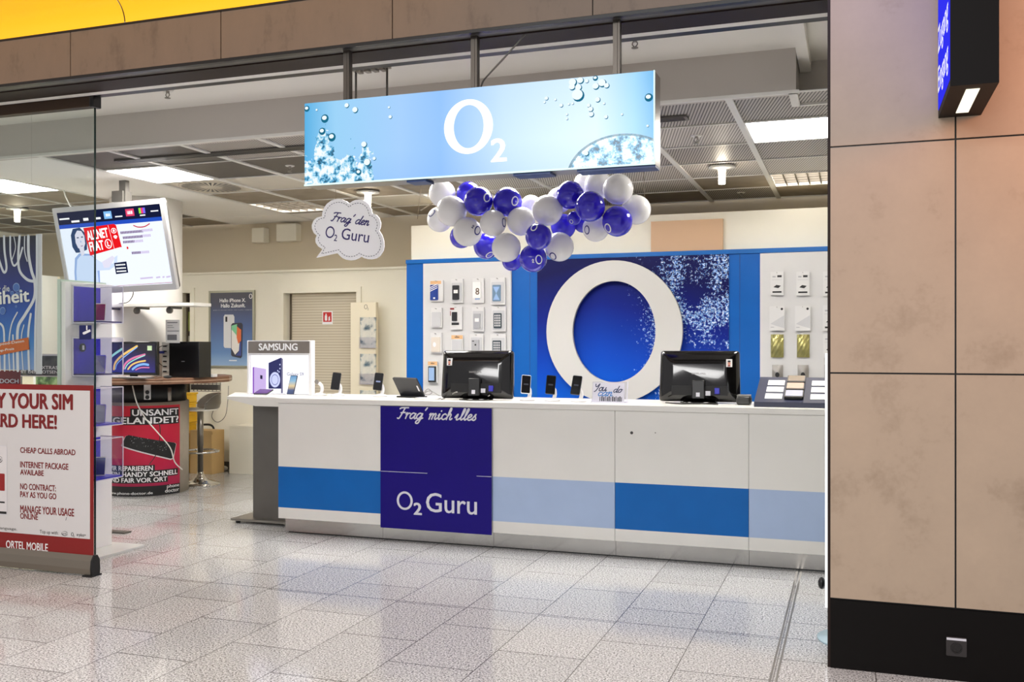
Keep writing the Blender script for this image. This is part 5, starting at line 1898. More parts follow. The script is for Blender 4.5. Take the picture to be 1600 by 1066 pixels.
MB().use(mat('tower_logo', (120, 120, 124), .4)).prism(rect((a.x + b.x) / 2 - 0.03, (a.x + b.x) / 2 + 0.01, TZ + 0.155, TZ + 0.162), wall_plane(7.92), 0.001, 0.001).build('badge', parent=t)
cable([at(262, 540, 7.9), at(250, 542, 7.85), at(244, 552, 7.8), at(248, 566, 7.8), at(254, 572, 7.88)], cable_b, 0.0035, 'thin black cable at the back of the computer tower')
a, b = at(178, 590, 7.60), at(245, 533, 7.60)
b = at(245, 590, 7.60)
zt = at(212, 534, 7.60).z
x0, x1 = a.x - 0.10, b.x
t = thing('repair_monitor', 'black monitor showing rainbow light streaks on the repair counter', 'monitor', ((x0 + x1) / 2, 7.6, TZ))
MB().use(gloss_black).box(x0, x1, 7.60, 7.64, TZ + 0.03, zt, bev=0.006).build('housing', parent=t)
n = N('rainbow_wallpaper')
w, h = x1 - x0, zt - TZ - 0.03
px = n.map(n.x, -w / 2, w / 2, 0, 1)
pz = n.map(n.z, 0.03, 0.03 + h, 0, 1)
bg = n.ramp(n.math('ADD', pz, n.math('MULTIPLY', n.math('ABSOLUTE', n.math('SUBTRACT', px, 0.45)), 0.6)), [(0.0, lin((40, 60, 150))), (0.35, lin((40, 34, 120))), (0.9, lin((14, 10, 36)))])
n.link(bg, n.b.inputs['Emission Color'])
n.b.inputs['Emission Strength'].default_value = 0.95
n.b.inputs['Base Color'].default_value = (.01, .01, .01, 1)
MB().use(n.m).box(x0 + 0.012, x1 - 0.02, 7.598, 7.601, TZ + 0.055, zt - 0.02).build('screen', parent=t)
mb = MB()
Mw = wall_plane(7.598)


def MW(x, y):  # crop pixels: origin (160,440), scale 4.1
    q = at(160 + x / 4.1, 440 + y / 4.1, 7.598)
    return (q.x, q.z)


arc = [glow('arc_mint', (170, 236, 220), .95), glow('arc_gold', (250, 206, 120), .95), glow('arc_sky', (140, 190, 250), .95), glow('arc_pink', (226, 130, 170), .95)]
for k, (pts, w_) in enumerate((([(20, 585), (24, 540), (60, 480), (130, 430)], .022), ([(74, 562), (84, 520), (130, 472), (222, 415)], .022), ([(84, 562), (96, 526), (140, 484), (222, 422)], .010), ([(135, 560), (152, 522), (200, 490), (272, 468)], .020),
                               ([(146, 560), (165, 528), (210, 500), (272, 474)], .010), ([(165, 562), (190, 534), (230, 516), (276, 508)], .016), ([(195, 562), (225, 540), (262, 530), (295, 534)], .022), ([(215, 566), (250, 552), (300, 552)], .012))):
    mb.use(arc[k % 4]).ribbon([MW(*q) for q in pts], w_, Mw, 0.0006 + 0.0003 * k)
mb.build('light_streaks', parent=t)
MB().use(mat('note_green', (206, 232, 190), .6)).box(x1 - 0.105, x1 - 0.055, 7.594, 7.597, zt - 0.085, zt - 0.04).build('sticky_note', parent=t)
MB().use(black).box((x0 + x1) / 2 - 0.1, (x0 + x1) / 2 + 0.1, 7.56, 7.70, TZ, TZ + 0.012, bev=0.003).build('foot', parent=t)
MB().use(black).box((x0 + x1) / 2 - 0.03, (x0 + x1) / 2 + 0.03, 7.62, 7.66, TZ + 0.01, TZ + 0.06).build('neck', parent=t)
t = thing('keyboard', 'grey keyboard lying below the repair monitor', 'keyboard', ((x0 + x1) / 2, 7.50, TZ))
mb = MB().use(grey_metal).box(x0 + 0.02, x1 + 0.02, 7.44, 7.545, TZ, TZ + 0.014, bev=0.003)
mb.build('body', parent=t)
mb = MB().use(letter_grey)
for i in range(16):
    for j in range(4):
        xx = x0 + 0.035 + i * (w - 0.03) / 16
        mb.box(xx, xx + 0.021, 7.45 + 0.023 * j, 7.468 + 0.023 * j, TZ + 0.014, TZ + 0.019)
o = mb.build('keys', parent=t)
o['kind'] = 'stuff'
q = at(262, 592, 7.62)
tag(MB().use(black).ball((q.x, q.y, TZ + 0.016), 0.04, 1.2, 0.8, 0.4, 16).build('computer_mouse'), 'black mouse in front of the computer tower', 'mouse')
p = at(312, 588, 8.05)
tag(MB().use(paper).box(p.x - 0.02, p.x + 0.10, 8.125, 8.20, TZ, TZ + 0.03, bev=0.003).build('small_box'), 'small white box behind the computer tower on the walnut counter', 'box')

# papers and floating shelf on the column
a, b = at(259, 500, 7.86), at(281, 536, 7.86)
t = thing('notice_sheet', 'white notice sheets taped on the round column above the tower', 'notice', ((a.x + b.x) / 2, 7.86, b.z))
MB().use(paper).box(a.x, b.x, 7.858, 7.861, b.z, a.z).build('sheet', parent=t)
mb = MB().use(mat('note_grey', (120, 120, 124), .6))
Mn = wall_plane(7.858)
for k, (z0, z1, w0) in enumerate(((.86, .9, .85), (.74, .76, .5), (.66, .68, .6), (.50, .53, .95), (.12, .36, .8))):
    mb.prism(rect(a.x + .12 * (b.x - a.x), a.x + w0 * (b.x - a.x), b.z + z0 * (a.z - b.z), b.z + z1 * (a.z - b.z)), Mn, 0.001, 0.001)
mb.build('printing', parent=t)
a, b = at(160, 477, 7.74), at(318, 481, 7.74)
t = thing('wall_shelf', 'narrow white shelf on grey brackets fixed to the round column', 'shelf', (CX, 7.74, a.z))
zs_ = at(230, 480, 7.74).z
MB().use(white).box(a.x, b.x + 0.0, 7.60, 7.86, zs_, zs_ + 0.03, bev=0.002).build('board', parent=t)
for u in (172, 217, 268):
    q = at(u, 485, 7.72)
    mb = MB().use(grey_metal).lathe([(0.001, -0.005), (0.032, -0.005), (0.032, 0.02), (0.001, 0.02)], frame((q.x, 7.70, zs_ - 0.036), (1, 0, 0), (0, 0, 1)), 18)
    mb.box(q.x - 0.012, q.x + 0.012, 7.69, 7.86, zs_ - 0.02, zs_)
    mb.build('bracket', parent=t)

# ------------------------------------------------------------------ bar stool
p = atz(313, 757.5, 0)
t = thing('bar_stool', 'chrome bar stool with white and dark bucket seat by the repair counter', 'stool', (p.x, p.y, 0))
M = Matrix.Translation((p.x, p.y, 0))
MB().use(chrome).lathe([(0.001, 0.0), (0.207, 0.0), (0.210, 0.012), (0.16, 0.03), (0.08, 0.055), (0.04, 0.10), (0.032, 0.14), (0.001, 0.14)], M, 40).build('base', parent=t)
MB().use(steel).lathe([(0.030, 0.13), (0.030, 0.42), (0.033, 0.42), (0.033, 0.80), (0.001, 0.80)], M, 20).build('column', parent=t)
mb = MB().use(chrome)
pts = [(p.x + 0.19 * math.cos(2 * PI * k / 32), p.y + 0.19 * math.sin(2 * PI * k / 32), 0.36) for k in range(33)]
mb.tube(pts, 0.011, 8, smooth_path=False)
for k in range(3):
    a = 2 * PI * k / 3 + 0.4
    mb.cyl((p.x + 0.03 * math.cos(a), p.y + 0.03 * math.sin(a), 0.345), (p.x + 0.19 * math.cos(a), p.y + 0.19 * math.sin(a), 0.36), 0.007, 6)
mb.build('footrest', parent=t)
mb = MB().use(mat('seat_white', (250, 246, 234), 0.3))
back_a = math.radians(48)
for (ro, ri, m, zof) in ((0.215, 0.20, mat('seat_dark', (112, 106, 94), 0.3), 0.0), (0.199, 0.19, mat('seat_white', (250, 246, 234), 0.3), 0.006)):
    mb.use(m)
    k = 20
    prof = [(0.02, 0.80 + zof), (ro * 0.75, 0.805 + zof), (ro * 0.93, 0.83 + zof), (ro, 0.88), (ro, 0.985)]
    cols3 = []
    for i in range(k + 1):
        a = back_a - math.radians(88) + math.radians(176) * i / k
        cols3.append([mb.bm.verts.new((p.x + r * math.cos(a), p.y + r * math.sin(a), z - (0.11 if j == 4 else 0) * (abs(i - k / 2) / (k / 2)) ** 4)) for j, (r, z) in enumerate(prof)])
    for A, B in zip(cols3, cols3[1:]):
        for j in range(len(prof) - 1):
            mb._f([A[j], B[j], B[j + 1], A[j + 1]], True)
mb.use(mat('seat_white', (250, 246, 234), 0.3)).lathe([(0.001, 0.80), (0.17, 0.80), (0.185, 0.812), (0.17, 0.825), (0.001, 0.83)], M, 28)
mb.build('seat', parent=t)

# yellow stack, carton, umbrella, plug by the wall
for k in range(8):
    a = at(283 + (k % 2) * 0.6, 740, 9.45)
    z0 = 0.0 + 0.118 * k
    wv = 0.088 + 0.004 * ((k * 7) % 3)
    mb = MB().use(yellow).box(a.x, a.x + wv, 9.42, 9.62, z0, z0 + 0.10, bev=0.012)
    mb.box(a.x - 0.004, a.x + wv + 0.006, 9.41, 9.63, z0 + 0.098, z0 + 0.118, bev=0.004)
    words_ = ['lowest', 'second from the floor', 'third from the floor', 'fourth from the floor', 'fifth from the floor', 'sixth from the floor', 'second from the top', 'topmost']
    tag(mb.build('yellow_crate'), 'yellow crate stacked behind the bar stool, %s' % words_[k], 'crate', 'yellow crates stacked behind the bar stool')
a, b = at(300, 672, 9.5), at(334, 736, 9.5)
t = thing('carton', 'tall open brown carton behind the bar stool', 'box', ((a.x + b.x) / 2, 9.6, 0))
MB().use(carton).box(a.x, b.x, 9.46, 9.70, 0, a.z, bev=0.002).build('body', parent=t)
MB().use(carton).prism([(a.x - 0.02, a.z), (b.x, a.z), (b.x + 0.02, a.z - 0.03), (b.x, a.z - 0.05)], wall_plane(9.46), 0.0, 0.004).build('flap', parent=t)
p0, p1, p2, p3 = at(312, 664, 9.74), at(328, 664, 9.74), at(334, 670, 9.74), at(334, 682, 9.74)
tag(MB().use(black).tube([p0, p1, p2, p3, Vector((p3.x, 9.74, 0.02))], 0.013, 8).build('umbrella'), 'black cane handled umbrella standing behind the brown carton', 'umbrella')
p = at(354, 734, 9.86)
tag(MB().use(letter_white).ball((p.x, 9.80, 0.03), 0.05, 1.2, 0.7, 0.6, 12).build('socket_adapter'), 'small white plug adapter on the floor by the skirting', 'plug')

# ------------------------------------------------------------------ television
tvw, tvh = 1.215, 0.80
c = at(178.5, 388, 7.0)
t = thing('television', 'large silver framed television tilted down from the ceiling at left', 'television', c)
R = Matrix.Translation(c) @ Matrix.Rotation(math.radians(-1.5), 4, 'Y') @ Matrix.Rotation(math.radians(0), 4, 'Z') @ Matrix.Rotation(math.radians(12), 4, 'X')
# local plane: x right, y up, normal towards the viewer
MT = R @ frame((0, 0, 0), (1, 0, 0), (0, 0, 1))
MB().use(mat('tv_silver', (206, 204, 204), 0.3, 0.2)).ring(rrect(-tvw / 2, tvw / 2, -tvh / 2, tvh / 2, 0.012), rrect(-tvw / 2 + 0.035, tvw / 2 - 0.035, -tvh / 2 + 0.055, tvh / 2 - 0.045, 0.002), MT, -0.03, 0.012).build('bezel', parent=t)
MB().use(grey_metal).prism(rrect(-tvw / 2 + 0.01, tvw / 2 - 0.01, -tvh / 2 + 0.005, tvh / 2 - 0.01, 0.03), MT, -0.06, -0.03).build('back_shell', parent=t)
SX0, SX1, SY0, SY1 = -tvw / 2 + 0.035, tvw / 2 - 0.035, -tvh / 2 + 0.055, tvh / 2 - 0.045
sW, sH = SX1 - SX0, SY1 - SY0
scr = MB().use(glow('tv_white', (234, 240, 255), 1.05)).prism(rect(SX0, SX1, SY0, SY1), MT, -0.002, -0.0015).build('screen', parent=t)


def T(x, y):
    return (SX0 + x * sW, SY0 + y * sH)


def tq(mb, m, pts, z):
    mb.use(m).prism([T(*p) for p in pts], MT, z, z)


mb = MB()
tv_navy, tv_blue = glow('tv_navy', (24, 30, 62), .9), glow('tv_blue', (40, 84, 200), .9)
tq(mb, tv_navy, [(0, .82), (1, .82), (1, 1), (0, 1)], 0)
tq(mb, tv_blue, [(0, .79), (1, .79), (1, .84), (0, .84)], 0.0004)
tw = glow('tv_pure', (250, 252, 255), 1.1)
for (x0, x1, y0, y1, m) in ((.015, .115, .905, .925, tw), (.13, .21, .86, .885, tw), (.25, .30, .87, .905, tw), (.36, .42, .875, .90, tw), (.455, .53, .87, .965, glow('tv_sky', (130, 186, 240), 1)), (.47, .515, .90, .935, tw),
                            (.56, .63, .88, .895, tw), (.665, .745, .88, .97, glow('tv_pink', (226, 70, 110), 1)), (.68, .73, .905, .945, tw), (.79, .81, .90, .97, glow('tv_lime', (150, 230, 70), 1)), (.81, .83, .90, .97, glow('tv_rose', (240, 60, 130), 1)), (.83, .85, .90, .97, glow('tv_violet', (120, 110, 250), 1)), (.795, .845, .87, .885, tw), (.90, .97, .91, .925, tw)):
    tq(mb, m, [(x0, y0), (x1, y0), (x1, y1), (x0, y1)], 0.0008)
mb.build('menu_band', parent=scr)
mb = MB()
skin, hair, shirt, shade = glow('tv_skin', (224, 222, 240), 1), glow('tv_hair', (44, 70, 112), .9), glow('tv_shirt', (206, 222, 252), 1), glow('tv_shade', (150, 176, 226), 1)
tq(mb, shade, [(.05, .0), (.07, .22), (.10, .40), (.15, .46), (.27, .44), (.33, .30), (.30, .0)], 0.0003)
tq(mb, shirt, [(.07, .0), (.09, .22), (.12, .38), (.16, .43), (.26, .42), (.38, .30), (.47, .30), (.49, .38), (.52, .40), (.50, .28), (.42, .22), (.30, .22), (.29, .0)], 0.0005)
tq(mb, hair, [(.095, .55), (.10, .70), (.13, .78), (.20, .79), (.24, .72), (.245, .58), (.235, .50), (.17, .47), (.12, .47)], 0.0006)
tq(mb, skin, [T_ for T_ in [(.135, .60), (.14, .70), (.17, .755), (.21, .745), (.232, .68), (.228, .58), (.205, .52), (.18, .505), (.15, .53)]], 0.0009)
tq(mb, skin, [(.16, .53), (.21, .53), (.20, .44), (.17, .42)], 0.0008)
for x, y in ((.165, .655), (.208, .66)):
    tq(mb, hair, [(x - .012, y), (x + .012, y), (x + .008, y + .014), (x - .008, y + .014)], 0.0012)
tq(mb, glow('tv_lips', (160, 120, 160), 1), [(.175, .555), (.208, .56), (.19, .543)], 0.0012)
tq(mb, shade, [(.187, .63), (.195, .60), (.18, .60)], 0.0011)
tq(mb, skin, [(.36, .33), (.47, .40), (.49, .37), (.42, .25), (.37, .25)], 0.0008)
mb.build('woman_picture', parent=scr)
mb = MB()
tred = glow('tv_red', (232, 24, 32), 1)
tq(mb, tred, [(.255, .42), (.555, .50), (.575, .50), (.555, .78), (.535, .80), (.235, .78)], 0.0010)
tq(mb, tw, [(.500, .48), (.503, .48), (.480, .79), (.477, .79)], 0.0014)
mb.build('red_card', parent=scr)
mb = MB().use(tw)
a8 = math.radians(4)
o = Vector((*T(.262, .62), 0.0016))
MA = MT @ Matrix.Translation(o) @ Matrix.Rotation(a8, 4, 'Z')
mb.text('ALLNET', MA, (0, .205 * sW, 0, .115 * sH), bold=0.05, z=0)
o = Vector((*T(.270, .475), 0.0016))
MA = MT @ Matrix.Translation(o) @ Matrix.Rotation(a8, 4, 'Z')
mb.text('FLAT', MA, (0, .135 * sW, 0, .115 * sH), bold=0.05, z=0)
q = T(.452, .555)
mb.ring(ellipse(q[0], q[1], .034 * sW, .062 * sH, 24), ellipse(q[0], q[1], .027 * sW, .050 * sH, 24), MT, 0.0016, 0.0016)
mb.text('L', MT, (q[0] - .009 * sW, q[0] + .012 * sW, q[1] - .03 * sH, q[1] + .03 * sH), bold=0.05, z=0.0016)
q = T(.525, .715)
mb.ring(ellipse(q[0], q[1], .026 * sW, .035 * sH, 24), ellipse(q[0], q[1], .021 * sW, .026 * sH, 24), MT, 0.0016, 0.0016)
mb.prism(ellipse(q[0], q[1], .010 * sW, .018 * sH, 12), MT, 0.0016, 0.0016)
q = T(.531, .635)
for k in range(3):
    r0 = (.022 - .007 * k) * sW
    pts = [(q[0] + r0 * math.cos(a), q[1] - .03 * sH + r0 * 1.3 * math.sin(a)) for a in [PI * .25 + PI * .5 * j / 8 for j in range(9)]]
    mb.ribbon(pts, .008, MT, 0.0016, curve=False)
mb.build('card_lettering', parent=scr)
mb = MB()
tl, tl2 = glow('tv_plum', (120, 90, 140), .9), glow('tv_plum_pale', (206, 192, 226), 1)
for (x0, x1, y, m) in ((.585, .79, .665, tl), (.79, .88, .672, tl2), (.60, .78, .60, tl), (.78, .86, .605, tl2), (.595, .70, .545, tl), (.70, .78, .545, tl2), (.66, .74, .40, tl), (.74, .82, .40, tl2)):
    k = x0
    while k < x1:
        tq(mb, m, [(k, y), (k + .011, y), (k + .011, y + .032), (k, y + .032)], 0.0006)
        k += .0145
tq(mb, tred, [(.62, .47), (.635, .47), (.635, .50), (.62, .50)], 0.0006)
tq(mb, tv_navy, [(.475, .16), (.595, .17), (.595, .315), (.475, .305)], 0.0006)
for y in (.185, .225, .268):
    for k in range(7):
        tq(mb, tw, [(.487 + .0135 * k, y), (.498 + .0135 * k, y), (.498 + .0135 * k, y + .018), (.487 + .0135 * k, y + .018)], 0.0009)
tq(mb, glow('tv_line', (176, 60, 80), .9), [(.3, .004), (1, .012), (1, .018), (.3, .008)], 0.0006)
for x0, x1 in ((.70, .82), (.85, .89), (.91, .93), (.945, .985)):
    tq(mb, tl2, [(x0, .075), (x1, .08), (x1, .10), (x0, .095)], 0.0006)
mb.use(glow('tv_smile', (200, 70, 80), 1)).ribbon([T(.72, .76), T(.76, .735), T(.82, .735), T(.87, .765)], .010, MT, 0.0006)
mb.build('text_lines', parent=scr)
mb = MB().use(grey_metal)
q = R @ Vector((0.0, 0.08, 0.0))
mb.box(c.x - 0.06, c.x + 0.06, c.y + 0.085, c.y + 0.15, c.z - 0.1, 2.62)
mb.box(c.x - 0.035, c.x + 0.035, c.y + 0.10, c.y + 0.15, 2.60, 2.995)
mb.box(c.x - 0.10, c.x + 0.02, c.y + 0.08, c.y + 0.2, 2.80, 2.90)
mb.build('ceiling_mount', parent=t)
cable([at(100, 297, 7.1), at(103, 308, 7.1), at(112, 326, 7.1), at(122, 345, 7.14)], cable_w, 0.006, 'white cable dropping from the ceiling behind the television')
cable([at(206, 446, 7.16), at(208, 460, 7.4), at(200, 472, 7.6), at(186, 474.5, 7.68)], cable_b, 0.005, 'black cable drooping below the television')

# ------------------------------------------------------------------ acrylic display stand
XA = -5.20
YA0, YA1 = 5.345, 5.81
t = thing('display_stand', 'white upright display stand with four clear boxes behind the glass door', 'display stand', (XA - 0.05, 5.58, 0))
MB().use(stand_w).box(XA - 0.035, XA, YA0 + 0.01, YA1, 0.02, 1.95, bev=0.003).build('upright', parent=t)
MB().use(mat('frosted_edge', (196, 214, 204), 0.3)).box(XA - 0.06, XA - 0.036, YA0, YA1 - 0.02, 0.02, 1.965).build('frosted_panel', parent=t)
MB().use(mat('base_pale', (206, 208, 206), 0.3)).box(XA - 0.25, XA + 0.23, YA0 - 0.05, YA1 + 0.08, 0.0, 0.02, bev=0.003).build('base_plate', parent=t)
bxs = [(1.66, 1.925, 'top'), (1.287, 1.555, 'second'), (0.93, 1.20, 'third'), (0.55, 0.838, 'lowest')]
ya, yb_ = 5.42, 5.69
xa, xb = XA + 0.003, XA + 0.205
for k, (z0, z1, wd) in enumerate(bxs):
    bx = MB().use(acrylic)
    bx.box(xa, xb, ya, ya + 0.004, z0, z1)
    bx.box(xb - 0.004, xb, ya + 0.004, yb_ - 0.004, z0, z1)
    bx.box(xa, xb, yb_ - 0.004, yb_, z0, z1)
    bo = bx.build('clear_box', parent=t)
    e = MB().use(acrylic_edge)
    r = 0.003
    for (x, y) in ((xb, ya), (xb, yb_), (xa + 0.004, ya)):
        e.box(x - r, x + r, y - r, y + r, z0, z1)
    for z in (z0, z1):
        e.box(xa, xb, ya - r, ya + r, z - r, z + r)
        e.box(xb - r, xb + r, ya, yb_, z - r, z + r)
        e.box(xa, xb, yb_ - r, yb_ + r, z - r, z + r)
    e.build('box_edge', parent=bo)
    MB().use(violet).box(xa, xa + 0.006, ya + 0.008, yb_ - 0.008, z0 + 0.006, z1 - 0.006).build('blue_backing', parent=bo)
    MB().use(mat('box_floor_dark', (34, 20, 84), 0.3) if k < 2 else mat('box_floor_blue', (70, 56, 190), 0.3)).box(xa, xb - 0.005, ya + 0.005, yb_ - 0.005, z0 + 0.003, z0 + 0.012).build('box_floor', parent=bo)
    # device resting inside
    ph = thing('boxed_phone', 'slim phone leaning inside the %s clear box of the display stand' % wd, 'phone', ((xa + xb) / 2, 5.57, z0 + 0.012), 'phones in the clear boxes')
    Mq = Matrix.Translation(((xa + xb) / 2, 5.57, z0 + 0.012)) @ Matrix.Rotation(math.radians(35), 4, 'Z') @ Matrix.Rotation(math.radians(-24), 4, 'X')
    MB().use(ph_white if k in (0, 3) else mat('phone_violet', (84, 66, 196), .25)).prism(rrect(-0.036, 0.036, 0.004, 0.145, 0.008), Mq @ frame((0, 0, 0)), -0.008, 0).build('shell', parent=ph)
    MB().use(mat('phone_plum_screen', (120, 40, 90), .15) if k == 0 else mat('phone_dim_screen', (46, 36, 110), .15)).prism(rrect(-0.032, 0.032, 0.010, 0.139, 0.005), Mq @ frame((0, 0, 0)), 0.0004, 0.001).build('screen', parent=ph)
    if k == 1:
        Mq2 = frame((xa + 0.008, 5.50, z1 - 0.07), (0, 1, 0), (0, 0, 1))
        w_ = MB().use(black).prism(ellipse(0, 0, 0.026, 0.03, 20), Mq2, 0, 0.012)
        w_.use(letter_grey).prism(rect(-0.010, 0.010, -0.016, 0.016), Mq2, 0.0125, 0.0125)
        tag(w_.build('smart_watch'), 'round black watch in the second clear box of the display stand', 'watch')

# camera sticker on glass
a, b = at(124, 508.5, 5.149), at(143, 530.5, 5.149)
t = thing('camera_sticker', 'navy square sticker with white camera pictogram on the glass door', 'sticker', ((a.x + b.x) / 2, 5.149, b.z))
MB().use(mat('sticker_navy', (10, 20, 86), .4)).box(a.x, b.x, 5.1475, 5.1495, b.z, a.z).build('sheet', parent=t)
M = wall_plane(5.1475)
w, h = b.x - a.x, a.z - b.z
mb = MB().use(letter_white)
mb.prism([(a.x + .3 * w, b.z + .5 * h), (a.x + .9 * w, b.z + .72 * h), (a.x + .95 * w, b.z + .56 * h), (a.x + .42 * w, b.z + .34 * h)], M, .0006, .0006)
mb.prism([(a.x + .27 * w, b.z + .47 * h), (a.x + .33 * w, b.z + .49 * h), (a.x + .40 * w, b.z + .36 * h), (a.x + .34 * w, b.z + .34 * h)], M, .0006, .0006)
mb.prism(rect(a.x + .58 * w, a.x + .68 * w, b.z + .66 * h, b.z + .98 * h), M, .0006, .0006)
mb.build('pictogram', parent=t)

# ------------------------------------------------------------------ roll-up banner in front
YR = 5.04
rx1 = at(146, 700, YR).x
rx0 = rx1 - 1.0
t = thing('roll_up_banner', 'red bordered roll-up banner about SIM cards before the glass door', 'banner', ((rx0 + rx1) / 2, YR, 0))
MB().use(red).box(rx0, rx1, YR, YR + 0.003, 0.13, 1.240).build('print_border', parent=t)
o = MB().use(mat('banner_white', (216, 213, 212), 0.5)).box(rx0 + 0.025, rx1 - 0.028, YR - 0.001, YR, 0.238, 1.205).build('print_field', parent=t)
M = wall_plane(YR - 0.001)


def BN(x, y):  # crop pixels: origin (0,540), scale 2.805
    q = at(x / 2.805, 540 + y / 2.805, YR)
    return (q.x, q.z)


def bt(mb, s, xr0, xr1, yb, yt, xl=None, bold=0.03):
    a = BN(xr0, yb)
    b = BN(xr1, yt)
    x0 = a[0] if xl is None else xl
    mb.text(s, M, (x0, b[0], a[1], BN(xr0, yt)[1]), bold=bold)


mb = MB().use(mat('banner_red', (122, 18, 18), .5))
b = BN(318, 205)
bred = MATS['banner_red']
mb.text('BUY YOUR SIM', M, (rx1 - 1.0 + 0.04 + 0.0, b[0], BN(180, 278)[1], BN(180, 212)[1]), bold=0.05)
mb.build('headline_lettering', parent=t)
mb = MB().use(bred)
b = BN(248, 300)
mb.text('CARD HERE!', M, (rx1 - 1.0 + 0.055, b[0], BN(150, 362)[1], BN(150, 304)[1]), bold=0.05)
mb.build('headline_lettering', parent=t)
for s, x1_, yb, yt in (('CHEAP CALLS ABROAD', 331, 470, 446), ('INTERNET PACKAGE', 300, 534, 508), ('AVAILABE', 192, 566, 543), ('NO CONTRACT:', 245, 630, 604), ('PAY AS YOU GO', 247, 664, 639), ('MANAGE YOUR USAGE', 325, 732, 700), ('ONLINE', 167, 759, 734)):
    mb = MB().use(bred)
    bt(mb, s, 90, x1_, yb, yt, bold=0.035)
    mb.build('lettering', parent=t)
mb = MB().use(letter_black)
a = BN(175, 823)
mb.text('Top up with:', M, (a[0], BN(257, 823)[0], BN(175, 827)[1], BN(175, 808)[1]), bold=0.0)
mb.text('in your language.', M, (rx0 + 0.06, BN(76, 806)[0], BN(40, 812)[1], BN(40, 796)[1]), bold=0.0)
q = BN(284, 825)
mb.ring(ellipse(q[0], q[1], 0.026, 0.014, 24), ellipse(q[0] + .002, q[1] + .003, 0.024, 0.013, 24), M, 0.001, 0.001)
mb.text('ortel', M, (q[0] - .018, q[0] + .018, q[1] - .004, q[1] + .007), bold=0)
q = BN(318, 828)
O2(mb, M, q[0], q[1], 0.026)
a = BN(337, 838)
mb.text('e·plus+', M, (a[0], BN(377, 838)[0], a[1] - 0.002, BN(337, 822)[1]), bold=0.012)
mb.prism([BN(288, 767), BN(290, 767), BN(294, 752), BN(292, 752)], M, 0.001, 0.001)
mb.build('small_print', parent=t)
mb = MB().use(letter_white)
mb.text('ORTEL MOBILE', wall_plane(YR), (BN(27, 885)[0], BN(210, 885)[0], BN(120, 896)[1], BN(120, 862)[1]), bold=0.02)
mb.build('footer_lettering', parent=t)
# sim pack picture at left
mb = MB()
a, b = BN(-70, 735), BN(32, 440)
mb.use(mat('simpack_white', (226, 222, 222), .4)).prism(rrect(a[0], b[0], a[1], b[1], .012), M, 0.001, 0.001)
mb.use(letter_grey).ring(rrect(a[0], b[0], a[1], b[1], .012), rrect(a[0] + .003, b[0] - .003, a[1] + .003, b[1] - .003, .01), M, 0.0013, 0.0013)
q = BN(-4, 500)
mb.use(letter_black).ring(ellipse(q[0], q[1], .033, .022, 24), ellipse(q[0] + .002, q[1] + .004, .030, .020, 24), M, .0015, .0015)
mb.text('ortel', M, (q[0] - .025, q[0] + .022, q[1] - .006, q[1] + .012), bold=.01, z=.0015)
a2, b2 = BN(-60, 632), BN(22, 562)
mb.use(mat('simpack_red', (150, 24, 24), .4)).prism(rrect(a2[0], b2[0], a2[1], b2[1], .006), M, .0015, .0015)
mb.use(letter_black)
mb.prism(rect(a[0] + .01, b[0] - .02, BN(0, 690)[1], BN(0, 683)[1]), M, .0015, .0015)
mb.prism(rect(a[0] + .01, b[0] - .005, BN(0, 750)[1] + .02, BN(0, 738)[1] + .018), M, .0015, .0015)
mb.build('sim_pack_picture', parent=t)
mb = MB().use(mat('cassette_alu', (132, 124, 112), 0.35, 0.6))
Mc = frame((0, 0, 0), (0, 1, 0), (0, 0, 1))
mb.prism([(YR - 0.028, 0.012), (YR + 0.034, 0.012), (YR + 0.038, 0.05), (YR + 0.034, 0.10), (YR + 0.016, 0.130), (YR - 0.006, 0.135), (YR - 0.026, 0.10), (YR - 0.032, 0.05)], Mc, rx0 - 0.01, rx1 + 0.004)
mb.build('cassette', parent=t)
mb = MB().use(black)
mb.prism([(YR - 0.031, 0.008), (YR + 0.037, 0.008), (YR + 0.041, 0.05), (YR + 0.037, 0.105), (YR + 0.018, 0.136), (YR - 0.006, 0.139), (YR - 0.029, 0.104), (YR - 0.035, 0.05)], Mc, rx1 + 0.004, rx1 + 0.018)
mb.build('end_cap', parent=t)
MB().use(black).box(rx1 - 0.05, rx1 + 0.022, YR - 0.045, YR + 0.05, 0.0, 0.010).build('swivel_foot', parent=t)

# ------------------------------------------------------------------ ribbon poster and things at far left
YV = 5.70
x1, x0 = at(65, 470, YV).x, at(65, 470, YV).x - 0.72
z1, z0 = 2.33, 1.315
t = thing('ribbon_poster', 'blue hanging poster with white ribbons behind the glass at left', 'poster', ((x0 + x1) / 2, YV, z0))
n = N('ribbon_blue')
n.link(n.ramp(n.map(n.z, 0, z1 - z0), [(0.0, lin((130, 160, 214))), (0.2, lin((60, 130, 206))), (0.42, lin((24, 84, 180))), (0.62, lin((24, 44, 136))), (0.82, lin((18, 24, 84))), (1.0, lin((10, 10, 30)))]), n.b.inputs['Base Color'])
MB().use(n.m).box(x0, x1 - 0.055, YV - 0.001, YV + 0.005, z0, z1).build('print', parent=t)
MB().use(letter_grey).box(x1 - 0.055, x1, YV - 0.001, YV + 0.005, z0 - 0.03, z1 + 0.01).build('side_border', parent=t)
M = wall_plane(YV - 0.001)


def RV(x, y):  # crop origin (0,340), scale 3.807
    q = at(x / 3.807, 340 + y / 3.807, YV)
    return (q.x, q.z)


